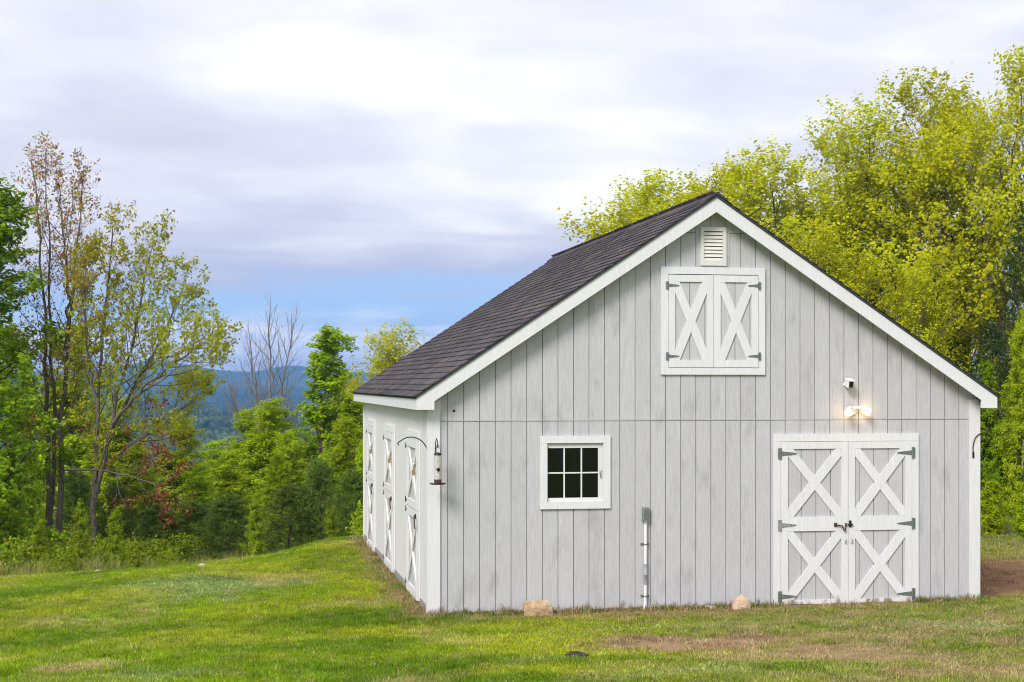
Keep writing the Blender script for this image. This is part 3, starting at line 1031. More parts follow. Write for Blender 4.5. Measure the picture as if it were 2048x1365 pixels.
    # jamb liner
    for b in ((wx0, wx0 + .012, wz0, wz1), (wx1 - .012, wx1, wz0, wz1), (wx0 + .012, wx1 - .012, wz1 - .012, wz1), (wx0 + .012, wx1 - .012, wz0, wz0 + .012)):
        MB(FRONT).box(b[0] + .0005, b[1] - .0005, -.095, .003, b[2] + .0005, b[3] - .0005).build('jamb', M['white'], wn)
    sx0, sx1, sz0, sz1 = 1.5135, 2.2655, 1.395, 2.160
    gx0, gx1, gz0, gz1 = 1.537, 2.197, 1.448, 2.086
    sash = link('sash', None, wn)
    for b in ((sx0, sx1, gz1, sz1), (sx0, sx1, sz0, gz0), (sx0, gx0, gz0 + .0005, gz1 - .0005), (gx1, sx1, gz0 + .0005, gz1 - .0005)):
        MB(FRONT).box(b[0], b[1], -.045, -.010 if b[1] - b[0] > .3 else -.0115, b[2], b[3]).build('sash_rail', M['white'], sash)
    for a in (1.752, 1.978):
        MB(FRONT).box(a - .009, a + .009, -.040, -.014, gz0 + .001, gz1 - .001).build('muntin', M['white'], sash)
    xs = [gx0, 1.743, 1.761, 1.969, 1.987, gx1]
    for j in range(3):
        MB(FRONT).box(xs[2 * j] + .0004, xs[2 * j + 1] - .0004, -.040, -.0155, 1.759, 1.777).build('muntin', M['white'], sash)
        for z0, z1 in ((gz0, 1.759), (1.777, gz1)):
            MB(FRONT).box(xs[2 * j] + .0005, xs[2 * j + 1] - .0005, -.030, -.026, z0 + .0005, z1 - .0005).build('pane', M['glass'], sash)
    mb = MB(FRONT); a = gx0
    while a < gx1:
        mb.box(a, a + .0022, -.0566, -.0545, gz0 - .01, gz1 + .01); a += .0145
    z = gz0
    while z < gz1:
        mb.box(gx0 - .01, gx1 + .01, -.0544, -.0525, z, z + .0022); z += .0145
    tag(mb.build('wire_screen', M['wire'], wn), kind='stuff')
    MB(FRONT).tube([(2.222, -.012, 1.83), (2.222, .012, 1.82), (2.216, .016, 1.77), (2.222, .012, 1.715), (2.222, -.012, 1.705)], .007, 8).build('pull_handle', M['galv_light'], wn)


build_walls()
build_roof()
build_doors()


# ------------------------------------------------------------------ things on the walls
def build_fittings():
    # conduit with outlet box
    cd = link('electrical_conduit', None, None, (2.812, -.05, -.02))
    tag(cd, 'white plastic conduit pipe with grey outlet box rising up the barn front', 'conduit')
    P = lambda x, d, z: (x - 2.812, -d + .05, z + .02)
    MB(P).bevbox(2.772, 2.862, .004, .060, 1.135, 1.315, .010).build('outlet_box', M['boxgrey'], cd)
    MB(P).box(2.790, 2.845, .0605, .064, 1.16, 1.29).build('box_cover', M['galv'], cd)
    MB(P).lathe([(.026, 0), (.026, .03)], (2.814, .036, 1.108), (0, 0, 1), 14).build('collar', M['greyplastic'], cd)
    MB(P).tube([(2.814, .036, 1.11), (2.813, .036, .586)], .0205, 14).build('pipe', M['pipe'], cd)
    MB(P).lathe([(.025, 0), (.025, .12), (.027, .122), (.027, .135), (.025, .137), (.025, .268)], (2.812, .036, .318), (0, 0, 1), 14).build('coupling', M['greyplastic'], cd)
    MB(P).tube([(2.812, .036, .318), (2.808, .037, .07), (2.804, .050, -.12)], .0205, 14).build('pipe', M['pipe'], cd)
    MB(P).lathe([(.024, 0), (.024, .11)], (2.806, .040, -.06), (0, 0, 1), 14).build('sleeve', M['whiteplastic'], cd)
    for z in (.840, .170):
        MB(P).box(2.755, 2.868, .0015, .008, z - .014, z + .014).tube([(2.786, .006, z), (2.787, .04, z), (2.798, .056, z), (2.812, .060, z), (2.828, .056, z), (2.839, .04, z), (2.840, .006, z)], .0075, 6).build('strap', M['galv'], cd)
    # security camera
    sc_ = link('security_camera', None, None, (5.565, 0, 2.93))
    tag(sc_, 'small white box security camera with black face on the gable wall', 'camera')
    Q = Matrix.Rotation(R(14), 4, 'X')
    def T(x, y, z):
        v = Q @ Vector((x, y, z)); return v
    MB().lathe([(.028, 0), (.028, .012), (.014, .016), (.012, .05)], (-.02, 0, -.03), (0, -1, 0), 16).build('mount', M['whiteplastic'], sc_)
    MB(T).bevbox(-.042, .042, -.155, -.035, -.045, .055, .010).build('body', M['whiteplastic'], sc_)
    MB(T).box(-.045, .045, -.185, -.03, .0555, .064).build('hood', M['whiteplastic'], sc_)
    MB(T).box(-.026, .030, -.160, -.1552, -.034, .040).build('lens_face', M['blackplastic'], sc_)
    # twin flood light
    fl = link('flood_light', None, None, (5.640, 0, 2.545))
    tag(fl, 'lit twin-bulb white flood light mounted above the big barn door', 'light')
    MB().lathe([(.062, 0), (.062, .012), (.045, .022), (.040, .03)], (0, 0, 0), (0, -1, 0), 24).build('base_plate', M['whiteplastic'], fl)
    for s, mid, end, tip in ((-1, (-.055, -.07, .055), (-.095, -.105, .030), (-.118, -.175, -.012)), (1, (.05, -.065, .055), (.105, -.085, .035), (.185, -.125, -.010))):
        MB().tube([(s * .012, -.026, .012), (s * .02, -.055, .045), mid, end], [.020, .020, .022, .024], 12).build('arm', M['whiteplastic'], fl)
        e = Vector(end); t = Vector(tip); d = (t - e).normalized()
        MB().lathe([(.024, -.012), (.030, .0), (.032, .03)], e, d, 16).build('socket', M['whiteplastic'], fl)
        L = (t - e).length
        MB().lathe([(.026, 0), (.034, .25 * L), (.052, .62 * L), (.054, .72 * L), (.046, .80 * L), (.02, .86 * L), (.004, .87 * L)], e + d * .028, d, 20).build('bulb', M['bulb'], fl)
    # bird feeder and its hook on the left corner
    hk = link('feeder_hook', None, None, (.085, -.024, 1.96))
    tag(hk, 'black iron hook on the left corner board holding the bird feeder', 'hook')
    MB().box(-.012, .012, -.006, .0, -.05, .06).build('back_plate', M['blackiron'], hk)
    arc = [(0, -.006, -.03), (0, -.010, .10), (0, -.02, .19), (0, -.06, .245), (0, -.115, .262), (0, -.175, .245), (0, -.215, .20), (0, -.224, .165), (0, -.236, .155), (0, -.248, .165)]
    MB().tube(arc, .0058, 8).build('arm', M['blackiron'], hk)
    bf = link('bird_feeder', None, None, (.085, -.260, 1.655))
    tag(bf, 'clear tube bird feeder with black cap and tray hanging at the barn corner', 'bird feeder')
    MB().lathe([(.085, 0), (.102, .012), (.104, .018), (.09, .014), (.02, .008)], (0, 0, 0), sides=24).build('tray', M['blackplastic'], bf)
    MB().lathe([(.040, 0), (.046, .02), (.046, .055)], (0, 0, .010), sides=20).build('base', M['rust'], bf)
    MB().lathe([(.042, 0), (.042, .305)], (0, 0, .064), sides=20).build('tube', M['feeder_tube'], bf)
    MB().lathe([(.05, 0), (.050, .012), (.036, .028), (.01, .032)], (0, 0, .368), sides=20).build('cap', M['blackplastic'], bf)
    for z in (.19,):
        MB().lathe([(.022, 0), (.022, .012), (.012, .016)], (0, -.038, z), (0, -1, 0), 14).build('port', M['blackplastic'], bf)
        MB().tube([(0, -.04, z - .03), (0, -.085, z - .032)], .004, 6).build('perch', M['blackplastic'], bf)
    MB().tube([(-.038, 0, .372), (-.03, 0, .44), (-.008, 0, .475), (0, .010, .492), (.008, 0, .475), (.03, 0, .44), (.038, 0, .372)], .0028, 6).build('bail_wire', M['blackiron'], bf)
    # plant hooks left and right
    def crook(name, pix, Y, label, foot):
        pts = [on_front(u, v, Y) for u, v in pix]
        o = link(name, None, None, pts[0]); tag(o, label, 'hook', 'black crook hooks on the barn corners')
        loc = [p - pts[0] for p in pts]
        # finer curve
        fine = []
        for i in range(len(loc) - 1):
            p0, p1, p2, p3 = loc[max(i - 1, 0)], loc[i], loc[i + 1], loc[min(i + 2, len(loc) - 1)]
            for k in range(4):
                t = k / 4
                fine.append(.5 * ((2 * p1) + (p2 - p0) * t + (2 * p0 - 5 * p1 + 4 * p2 - p3) * t * t + (3 * p1 - p0 - 3 * p2 + p3) * t ** 3))
        fine.append(loc[-1])
        MB().tube(fine, .0068, 8).build('arm', M['blackiron'], o)
        MB().box(*foot).build('back_plate', M['blackiron'], o)
    crook('plant_hook', [(856, 926), (855.5, 903), (845, 884), (829, 875.5), (814, 875.5), (800, 883), (795.5, 887), (798, 891)], .04, 'empty black crook hook arching out over the stable doors', (.006, .03, -.012, .012, -.03, .05))
    crook('plant_hook', [(1947, 912), (1946, 895), (1949.5, 879), (1956, 870.5), (1963, 867.5), (1970, 870.5), (1975.5, 879), (1977, 886)], -.034, 'empty black crook hook on the right corner board', (-.012, .012, .0, .010, -.03, .05))


build_fittings()


def stone(name, label, cen, size, mat, seed, cuts, rot=0, group=None, sub=3, block=1.0):
    bm = bmesh.new(); bmesh.ops.create_icosphere(bm, subdivisions=sub, radius=1)
    r = random.Random(seed)
    planes = [(Vector((r.gauss(0, 1), r.gauss(0, 1), r.gauss(.2, 1))).normalized(), r.uniform(.60, .84)) for _ in range(cuts * 2)]
    for v in bm.verts:
        if block != 1.0:
            v.co = Vector([math.copysign(abs(k) ** block, k) for k in v.co]) * .82
        for n, d in planes:
            k = v.co.dot(n)
            if k > d: v.co -= n * (k - d) * .97
        v.co *= 1 + r.uniform(-.012, .012)
        v.co = Vector((v.co.x * size[0], v.co.y * size[1], v.co.z * size[2]))
    if mat.name == 'dark_soil':
        for v in bm.verts:
            k = fbm(np.array([v.co.x]), np.array([v.co.y]), .06, 9)[0]
            v.co.z += (k - .5) * .08; v.co.x *= .6 + .8 * k; v.co.y *= .7 + .6 * fbm(np.array([v.co.y]), np.array([v.co.x]), .1, 4)[0]
    me = bpy.data.meshes.new(name); bm.to_mesh(me); bm.free(); me.materials.append(mat)
    o = link(name, me, None, cen); o.rotation_euler = (0, 0, rot)
    return tag(o, label, 'stone', group)


def hull_stone(name, label, cen, pts, mat, seed, rot=0.0):
    bm = bmesh.new()
    for p in pts: bm.verts.new(p)
    bmesh.ops.convex_hull(bm, input=list(bm.verts))
    bmesh.ops.bevel(bm, geom=list(bm.edges), offset=.012, segments=1, affect='EDGES')
    bmesh.ops.triangulate(bm, faces=bm.faces)
    bmesh.ops.subdivide_edges(bm, edges=list(bm.edges), cuts=2, use_grid_fill=True)
    r = random.Random(seed)
    for v in bm.verts:
        v.co += Vector((r.gauss(0, 1), r.gauss(0, 1), r.gauss(0, 1))) * .0028
    me = bpy.data.meshes.new(name); bm.to_mesh(me); bm.free(); me.materials.append(mat)
    o = link(name, me, None, cen); o.rotation_euler = (0, 0, rot)
    return tag(o, label, 'stone')


hull_stone('boulder', 'blocky tan granite stone lying below the window', (1.36, -.20, .0),
           [(-.185, -.06, .15), (-.15, -.04, .175), (.13, -.03, .182), (.165, -.05, .14), (.19, -.08, .03), (.18, -.09, -.05), (-.17, -.10, -.05), (-.19, -.09, .06), (-.02, -.13, .04), (.05, -.12, .10), (-.10, -.115, .11),
            (-.16, .10, .15), (.13, .11, .15), (.17, .10, -.05), (-.17, .10, -.05)], M['stone_tan'], 3)
hull_stone('boulder', 'pointed rosy stone leaning by the big barn door', (4.03, -.26, .01),
           [(-.015, .0, .20), (.06, .01, .175), (.115, -.02, .07), (.13, -.03, -.04), (-.11, -.06, -.05), (-.135, -.03, .03), (-.125, .0, .095), (.01, -.10, .02), (.055, -.07, .09), (-.06, -.085, .05),
            (.0, .10, .15), (.10, .10, -.04), (-.10, .10, -.04)], M['stone_rose'], 4)
stone('boulder', 'small flat pale stone at the wall beside the pointed stone', (3.68, -.09, .0), (.11, .07, .05), M['stone_pale'], 8, 6)
px, py = pix_ground(1155, 1312)
stone('soil_clod', 'dark clod of turned soil in the lawn', (px, py, float(ground_h(px, py)) + .02), (.11, .17, .026), M['dark_soil'], 21, 2, -.5, sub=4)['category'] = 'soil'

# ------------------------------------------------------------------ trees
UP = np.array([0, 0, 1.0])


def unit(v): return v / np.maximum(np.linalg.norm(v, axis=-1, keepdims=True), 1e-9)


def spawn(g, P, Rr, n, t0, t1, ang, length, up=.25, wob=.12, N=6, rr=.016, shrink=.6, lenpow=None):
    """n children on each parent polyline; returns points (B*n, N, 3) and radii"""
    B, N0, _ = P.shape
    t = t0 + (t1 - t0) * (np.arange(n)[None] + g.random((B, n))) / n
    f = np.clip(t * (N0 - 1), 0, N0 - 1.001); i0 = f.astype(int); w = (f - i0)[..., None]
    bi = np.arange(B)[:, None]
    base = P[bi, i0] * (1 - w) + P[bi, i0 + 1] * w
    tan = unit(P[bi, i0 + 1] - P[bi, i0])
    r = Rr[bi, i0] * (1 - w[..., 0]) + Rr[bi, i0 + 1] * w[..., 0]
    az = np.arange(n)[None] * 2.39996 + g.random((B, 1)) * 6.28 + g.normal(0, .35, (B, n))
    ref = np.where(np.abs(tan[..., 2:3]) < .9, UP, np.array([1.0, 0, 0]))
    a = unit(np.cross(tan, ref)); b = np.cross(tan, a)
    k = (t - t0) / max(t1 - t0, 1e-6)
    th = np.radians(ang[0] + (ang[1] - ang[0]) * k + g.normal(0, 7, (B, n)))[..., None]
    d = tan * np.cos(th) + (a * np.cos(az)[..., None] + b * np.sin(az)[..., None]) * np.sin(th)
    L = (length(k) * g.uniform(.72, 1.22, (B, n)))
    p = base.reshape(-1, 3); d = d.reshape(-1, 3); L = L.reshape(-1)
    out = [p]
    for s in range(N - 1):
        d = unit(d + UP * up / (N - 1) + g.normal(0, wob, d.shape))
        p = p + d * (L / (N - 1))[:, None]
        out.append(p)
    Q = np.stack(out, 1)
    r0 = np.minimum(r.reshape(-1) * shrink, L * rr)
    RR = r0[:, None] * np.linspace(1, .22, N)[None]
    return Q, RR


def tubes(P, Rr, S):
    B, N, _ = P.shape
    tan = np.empty_like(P); tan[:, 1:-1] = P[:, 2:] - P[:, :-2]; tan[:, 0] = P[:, 1] - P[:, 0]; tan[:, -1] = P[:, -1] - P[:, -2]
    tan = unit(tan)
    ref = np.where(np.abs(tan[..., 2:3]) < .95, UP, np.array([1.0, 0, 0]))
    a = unit(np.cross(tan, ref)); b = np.cross(tan, a)
    an = np.arange(S) * 2 * math.pi / S
    V = P[:, :, None] + (a[:, :, None] * np.cos(an)[None, None, :, None] + b[:, :, None] * np.sin(an)[None, None, :, None]) * Rr[:, :, None, None]
    i = np.arange(B * N * S).reshape(B, N, S)
    q = np.stack([i[:, :-1], np.roll(i, -1, 2)[:, :-1], np.roll(i, -1, 2)[:, 1:], i[:, 1:]], -1).reshape(-1, 4)
    return V.reshape(-1, 3), q


def join_tubes(lst):
    Vs = []; Qs = []; o = 0
    for P, Rr, S in lst:
        V, q = tubes(P, Rr, S); Vs.append(V); Qs.append(q + o); o += len(V)
    return np.concatenate(Vs), np.concatenate(Qs)


def leaves(g, P, n, t0=.25, spread=.06, size=.1, upb=.6, aspect=.8, droop=0.0, tint=None, out=.0):
    """leaf quads along branch polylines"""
    B, N, _ = P.shape
    t = t0 + (1 - t0) * g.random((B, n)) ** .8
    f = np.clip(t * (N - 1), 0, N - 1.001); i0 = f.astype(int); w = (f - i0)[..., None]
    bi = np.arange(B)[:, None]
    c = (P[bi, i0] * (1 - w) + P[bi, i0 + 1] * w).reshape(-1, 3)
    c = c + g.normal(0, spread, c.shape)
    m = len(c)
    nrm = unit(g.normal(0, 1, (m, 3)) + UP * upb + unit(c * np.array([1, 1, .15])) * out)
    ax = unit(np.cross(nrm, g.normal(0, 1, (m, 3))) - UP * droop)
    sd = np.cross(nrm, ax)
    s = size * g.uniform(.6, 1.3, m)[:, None]
    V = np.stack([c - ax * s * .15, c + ax * s * .38 + sd * s * aspect * .5 + nrm * s * .08, c + ax * s * .95 - nrm * s * .06, c + ax * s * .38 - sd * s * aspect * .5 + nrm * s * .08], 1).reshape(-1, 3)
    q = np.arange(m * 4).reshape(m, 4)
    tv = g.random(m) if tint is None else np.clip(np.repeat(tint(B, g), n) + g.normal(0, .16, m), 0, 1)
    return V, q, tv


def needles(g, P, n, length=.14, width=.02, t0=.15, fwd=.7):
    B, N, _ = P.shape
    t = t0 + (1 - t0) * g.random((B, n))
    f = np.clip(t * (N - 1), 0, N - 1.001); i0 = f.astype(int); w = (f - i0)[..., None]
    bi = np.arange(B)[:, None]
    c = (P[bi, i0] * (1 - w) + P[bi, i0 + 1] * w).reshape(-1, 3)
    tan = unit((P[bi, i0 + 1] - P[bi, i0]).reshape(-1, 3))
    m = len(c)
    d = unit(g.normal(0, 1, (m, 3)) + tan * fwd + UP * .25)
    sd = unit(np.cross(d, g.normal(0, 1, (m, 3))))
    L = length * g.uniform(.6, 1.2, m)[:, None]
    V = np.stack([c - sd * width * .5, c + sd * width * .5, c + d * L + sd * width * .2, c + d * L - sd * width * .2], 1).reshape(-1, 3)
    return V, np.arange(m * 4).reshape(m, 4), g.random(m)


def stack_leaves(parts):
    V = np.concatenate([p[0] for p in parts]); o = 0; Q = []
    for p in parts: Q.append(p[1] + o); o += len(p[0])
    return V, np.concatenate(Q), np.concatenate([p[2] for p in parts])


class Tree:
    """an archetype: trunk mesh, branch mesh and crown meshes, built once and shared"""
    def __init__(s, name, trunk, branch, crowns, bark, height):
        s.parts = []
        for nm, lst, sm in (('trunk', trunk, True), ('branches', branch, True)):
            if lst:
                V, q = join_tubes(lst); me = np_mesh(name + '_' + nm, V, q, smooth=sm); me.materials.append(M['bark_dark' if bark == 'bark_birch' and nm == 'branches' else bark]); s.parts.append((nm, me))
        for lv, mat in crowns:
            V, q, t = lv; height = max(height, float(np.percentile(V[:, 2], 99.98))) if height > 1.5 else height
            me = np_mesh(name + '_crown', V, q, attrs={'tint': ('FACE', 'FLOAT', t)}); me.materials.append(M[mat]); s.parts.append(('crown', me))
        s.h = height


def stem_line(g, pts, N=14, r0=.12, r1=.015, wob=.02):
    """smooth polyline through given points"""
    pts = np.array(pts, float)
    s = np.concatenate([[0], np.cumsum(np.linalg.norm(np.diff(pts, axis=0), axis=1))]); s /= s[-1]
    t = np.linspace(0, 1, N)
    P = np.stack([np.interp(t, s, pts[:, k]) for k in range(3)], 1)
    for _ in range(2): P[1:-1] = .25 * P[:-2] + .5 * P[1:-1] + .25 * P[2:]
    P[1:-1] += g.normal(0, wob, P[1:-1].shape) * np.array([1, 1, .2])
    return P[None], (r0 + (r1 - r0) * t ** .85)[None]


def vtint(B, g): return g.random(B) * .7 + .15


ARCH = {}


def arch_maple(key, seed, H, mat, leaf=.125, dens=9, spread_k=1.0, n1=26, bark='bark', t0=.16):
    """tall open-grown maple with ascending limbs"""
    g = np.random.default_rng(seed)
    stems = [stem_line(g, [(0, 0, -.6), (g.normal(0, .15), g.normal(0, .15), H * .4), (g.normal(0, .4), g.normal(0, .4), H * .75), (g.normal(0, .5), g.normal(0, .5), H)], 16, H * .0125, .014, .05)]
    # a strong second leader
    P0 = stems[0][0][0]
    k = int(16 * .3); d = unit(np.array([g.normal(), g.normal(), 0])); b = P0[k]
    stems.append(stem_line(g, [b, b + d * H * .06 + UP * H * .16, b + d * H * .14 + UP * H * .40, b + d * H * .17 + UP * H * .60], 16, H * .008, .012, .05))
    br = []; lv = []
    for i, (P, Rr) in enumerate(stems):
        L1 = lambda k: H * .30 * spread_k * (1.12 - .80 * k) * (.6 + .4 * np.minimum(k * 5 + .3, 1))
        A, AR = spawn(g, P, Rr, n1 if i == 0 else n1 // 2, t0 if i == 0 else .2, .97, (62, 28), L1, .55, .10, 8, .013)
        Bq, BR = spawn(g, A, AR, 8, .22, .97, (48, 34), lambda k: H * .095 * (1.1 - .35 * k), .6, .13, 6, .012)
        C, CR = spawn(g, Bq, BR, 5, .2, .98, (50, 30), lambda k: H * .046 * (1.0 - .2 * k), .6, .14, 4, .010)
        br += [(A, AR, 5), (Bq, BR, 3), (C, CR, 3)]
        lv.append(leaves(g, C, dens, .1, .055, leaf, 1.0, .9, .25, vtint, 1.5)); lv.append(leaves(g, Bq, 3, .5, .06, leaf, .9, .9, .2, vtint, 1.5))
    ARCH[key] = Tree(key, [(P, Rr, 8) for P, Rr in stems], br, [(stack_leaves(lv), mat)], bark, H)


def arch_upright(key, seed, H, mat, leaf=.085, dens=9, width=.17, n1=34, bark='bark', base=.12, stems_n=1, ang=(58, 30), up=.5, n2=7, n3=4):
    """narrow young broadleaf: birch, aspen"""
    g = np.random.default_rng(seed)
    br = []; lv = []; tr = []
    for s in range(stems_n):
        lean = g.normal(0, .045, 2) * H; hh = H * (1 if s == 0 else g.uniform(.75, .95))
        P, Rr = stem_line(g, [(g.normal(0, .12) * (s > 0), g.normal(0, .12) * (s > 0), -.6), (lean[0] * .4, lean[1] * .4, hh * .5), (lean[0], lean[1], hh)], 14, H * .0085, .008, .035)
        tr.append((P, Rr, 7))
        A, AR = spawn(g, P, Rr, n1, base, .985, ang, lambda k: H * width * (1.1 - .82 * k ** 1.2) * (.65 + .35 * np.minimum(k * 5, 1)), up, .11, 7, .011)
        Bq, BR = spawn(g, A, AR, n2, .15, .97, (48, 32), lambda k: H * .065 * (1.1 - .5 * k), .3, .15, 5, .011)
        br += [(A, AR, 4), (Bq, BR, 3)]
        C, CR = spawn(g, Bq, BR, n3, .2, .98, (50, 30), lambda k: H * .026 * (1.1 - .4 * k), .2, .16, 3, .010)
        br.append((C, CR, 3))
        lv.append(leaves(g, C, dens, .05, .05, leaf, .8, .85, .3, vtint, 1.7)); lv.append(leaves(g, Bq, 5, .4, .05, leaf, .8, .85, .3, vtint, 1.7))
    ARCH[key] = Tree(key, tr, br, [(stack_leaves(lv), mat)], bark, H)


def arch_conifer(key, seed, H, mat, width=.30, n1=46, nl=.14, nw=.022, dens=22, base=.04, ang=(88, 45), up=.25, n2=9):
    g = np.random.default_rng(seed)
    P, Rr = stem_line(g, [(0, 0, -.5), (g.normal(0, .05), g.normal(0, .05), H * .5), (0, 0, H)], 14, H * .012, .008, .02)
    A, AR = spawn(g, P, Rr, n1, base, .985, ang, lambda k: H * width * (1.05 - .92 * k) * (.75 + .25 * np.minimum(k * 6, 1)), up, .09, 6, .011)
    Bq, BR = spawn(g, A, AR, n2, .15, .98, (55, 38), lambda k: H * width * .30 * (1.1 - .6 * k), up * .8, .12, 4, .012)
    lv = [needles(g, Bq, dens, nl, nw), needles(g, A, dens, nl, nw, .3), needles(g, P, 60, nl, nw, .6)]
    ARCH[key] = Tree(key, [(P, Rr, 7)], [(A, AR, 4), (Bq, BR, 3)], [(stack_leaves(lv), mat)], 'bark_dark', H)


def place(name, key, u, vtop, d, label, cat='tree', wide=1.0, rot=None, group=None, base_uv=None, sink=0.0):
    """a tree of archetype key standing at forward distance d on the ground, its top at row vtop"""
    T = ARCH[key]
    p = at_depth(u, vtop, d)
    gz = float(ground_h(p.x, p.y, False)) - sink
    s = (p.z - gz) / T.h
    o = link(name, None, None, (p.x, p.y, gz))
    o.rotation_euler = (0, 0, random.uniform(0, 6.28) if rot is None else rot)
    o.scale = (s * wide, s * wide, s)
    for nm, me in T.parts: link(nm, me, o)
    return tag(o, label, cat, group)


arch_maple('mapleA', 101, 13, 'leaf_yellow', .112, 9, 1.12, 30)
arch_maple('mapleB', 102, 13, 'leaf_yellow', .110, 9, 1.08, 32)
arch_maple('mapleC', 103, 11, 'leaf_yellow', .104, 9, 1.2, 30)
arch_upright('dense', 111, 10.5, 'leaf_deep', .10, 14, .25, 54, 'bark_birch', .06)
arch_upright('aspen', 112, 10, 'leaf_green', .115, 13, .20, 40, 'bark', .08)
arch_upright('birch', 113, 8.5, 'leaf_birch', .085, 12, .23, 40, 'bark_birch', .06, 2)
arch_upright('birch2', 114, 7.5, 'leaf_birch', .080, 11, .26, 36, 'bark_birch', .04, 3)
arch_upright('sapling', 115, 3.4, 'leaf_weed', .060, 9, .24, 22, 'bark_dark', .04, 3, (55, 30), .4, 5, 3)
arch_upright('understory', 116, 6.0, 'leaf_deep', .10, 9, .26, 30, 'bark_dark', .05, 2)
arch_upright('shrub', 117, 2.4, 'leaf_birch', .065, 9, .36, 24, 'bark_dark', .03, 4, (62, 30), .4, 5, 3)
arch_conifer('pine', 121, 4.5, 'needle_pine', .46, 50, .16, .020, 26, .02, (84, 36), .40, 12)
arch_conifer('spruce', 122, 11, 'needle_spruce', .22, 80, .13, .028, 20, .03, (98, 60), .2, 10)


def bare_tree():
    g = np.random.default_rng(131); H = 9.0
    tr = []; br = []
    for s, (lx, hh) in enumerate(((-.5, .9), (.1, 1.0), (.9, .97), (-1.3, .72))):
        P, Rr = stem_line(g, [(.05 * s, 0, -.6), (lx * .25, g.normal(0, .1), H * .35), (lx, g.normal(0, .3), H * hh)], 14, H * .0095, .02, .04)
        tr.append((P, Rr, 6))
        A, AR = spawn(g, P, Rr, 26, .36, .97, (48, 26), lambda k: H * .25 * (1.1 - .65 * k), .4, .07, 7, .018)
        Bq, BR = spawn(g, A, AR, 8, .2, .97, (42, 28), lambda k: H * .09 * (1.1 - .5 * k), .3, .1, 5, .016)
        br += [(A, AR, 4), (Bq, BR, 3)]
    ARCH['bare'] = Tree('bare', tr, br, [], 'bark_bare', H)


bare_tree()


def custom_maple(name, label, d, stems, seed, crowns, n1, len1, ang, leaf, dens, extra=()):
    """maple whose leaders follow stem lines read off the photograph, all standing at distance d"""
    g = np.random.default_rng(seed)
    b = at_depth(stems[0][0][0][0], 1000, d)
    gz = float(ground_h(b.x, b.y, False))
    base = np.array([b.x, b.y, gz])
    tr = []; br = []; lvs = {m: [] for m in crowns}
    for i, (pix, r0, nn, mats) in enumerate(stems):
        pts = [np.array(at_depth(u, v, d + off)) - base for u, v, off in pix]
        if i == 0 or pix[0][1] > 1000: pts = [np.array([pts[0][0], pts[0][1], -.5])] + [p for p in pts if p[2] > .3]
        P, Rr = stem_line(g, pts, 18, r0, .010, .03)
        tr.append((P, Rr, 8))
        A, AR = spawn(g, P, Rr, nn, .28, .98, ang, lambda k: len1 * (1.15 - .78 * k), .62, .07, 8, .010)
        Bq, BR = spawn(g, A, AR, 8, .22, .97, (44, 28), lambda k: len1 * .34 * (1.1 - .5 * k), .45, .10, 6, .009)
        C, CR = spawn(g, Bq, BR, 5, .2, .98, (48, 28), lambda k: len1 * .13 * (1.1 - .4 * k), .4, .12, 4, .009)
        br += [(A, AR, 5), (Bq, BR, 3), (C, CR, 3)]
        for m, frac in mats:
            kk = g.random(len(C)) < frac
            if kk.any(): lvs[m].append(leaves(g, C[kk], dens, .05, .035, leaf, .5, .9, .4, vtint))
            kk = g.random(len(Bq)) < frac
            if kk.any(): lvs[m].append(leaves(g, Bq[kk], 4, .45, .03, leaf, .5, .9, .4, vtint))
    o = link(name, None, None, tuple(base))
    T = Tree(name, tr, br, [(stack_leaves(v), m) for m, v in lvs.items() if v], 'bark', 1)
    for nm, me in T.parts: link(nm, me, o)
    tag(o, label, 'tree')


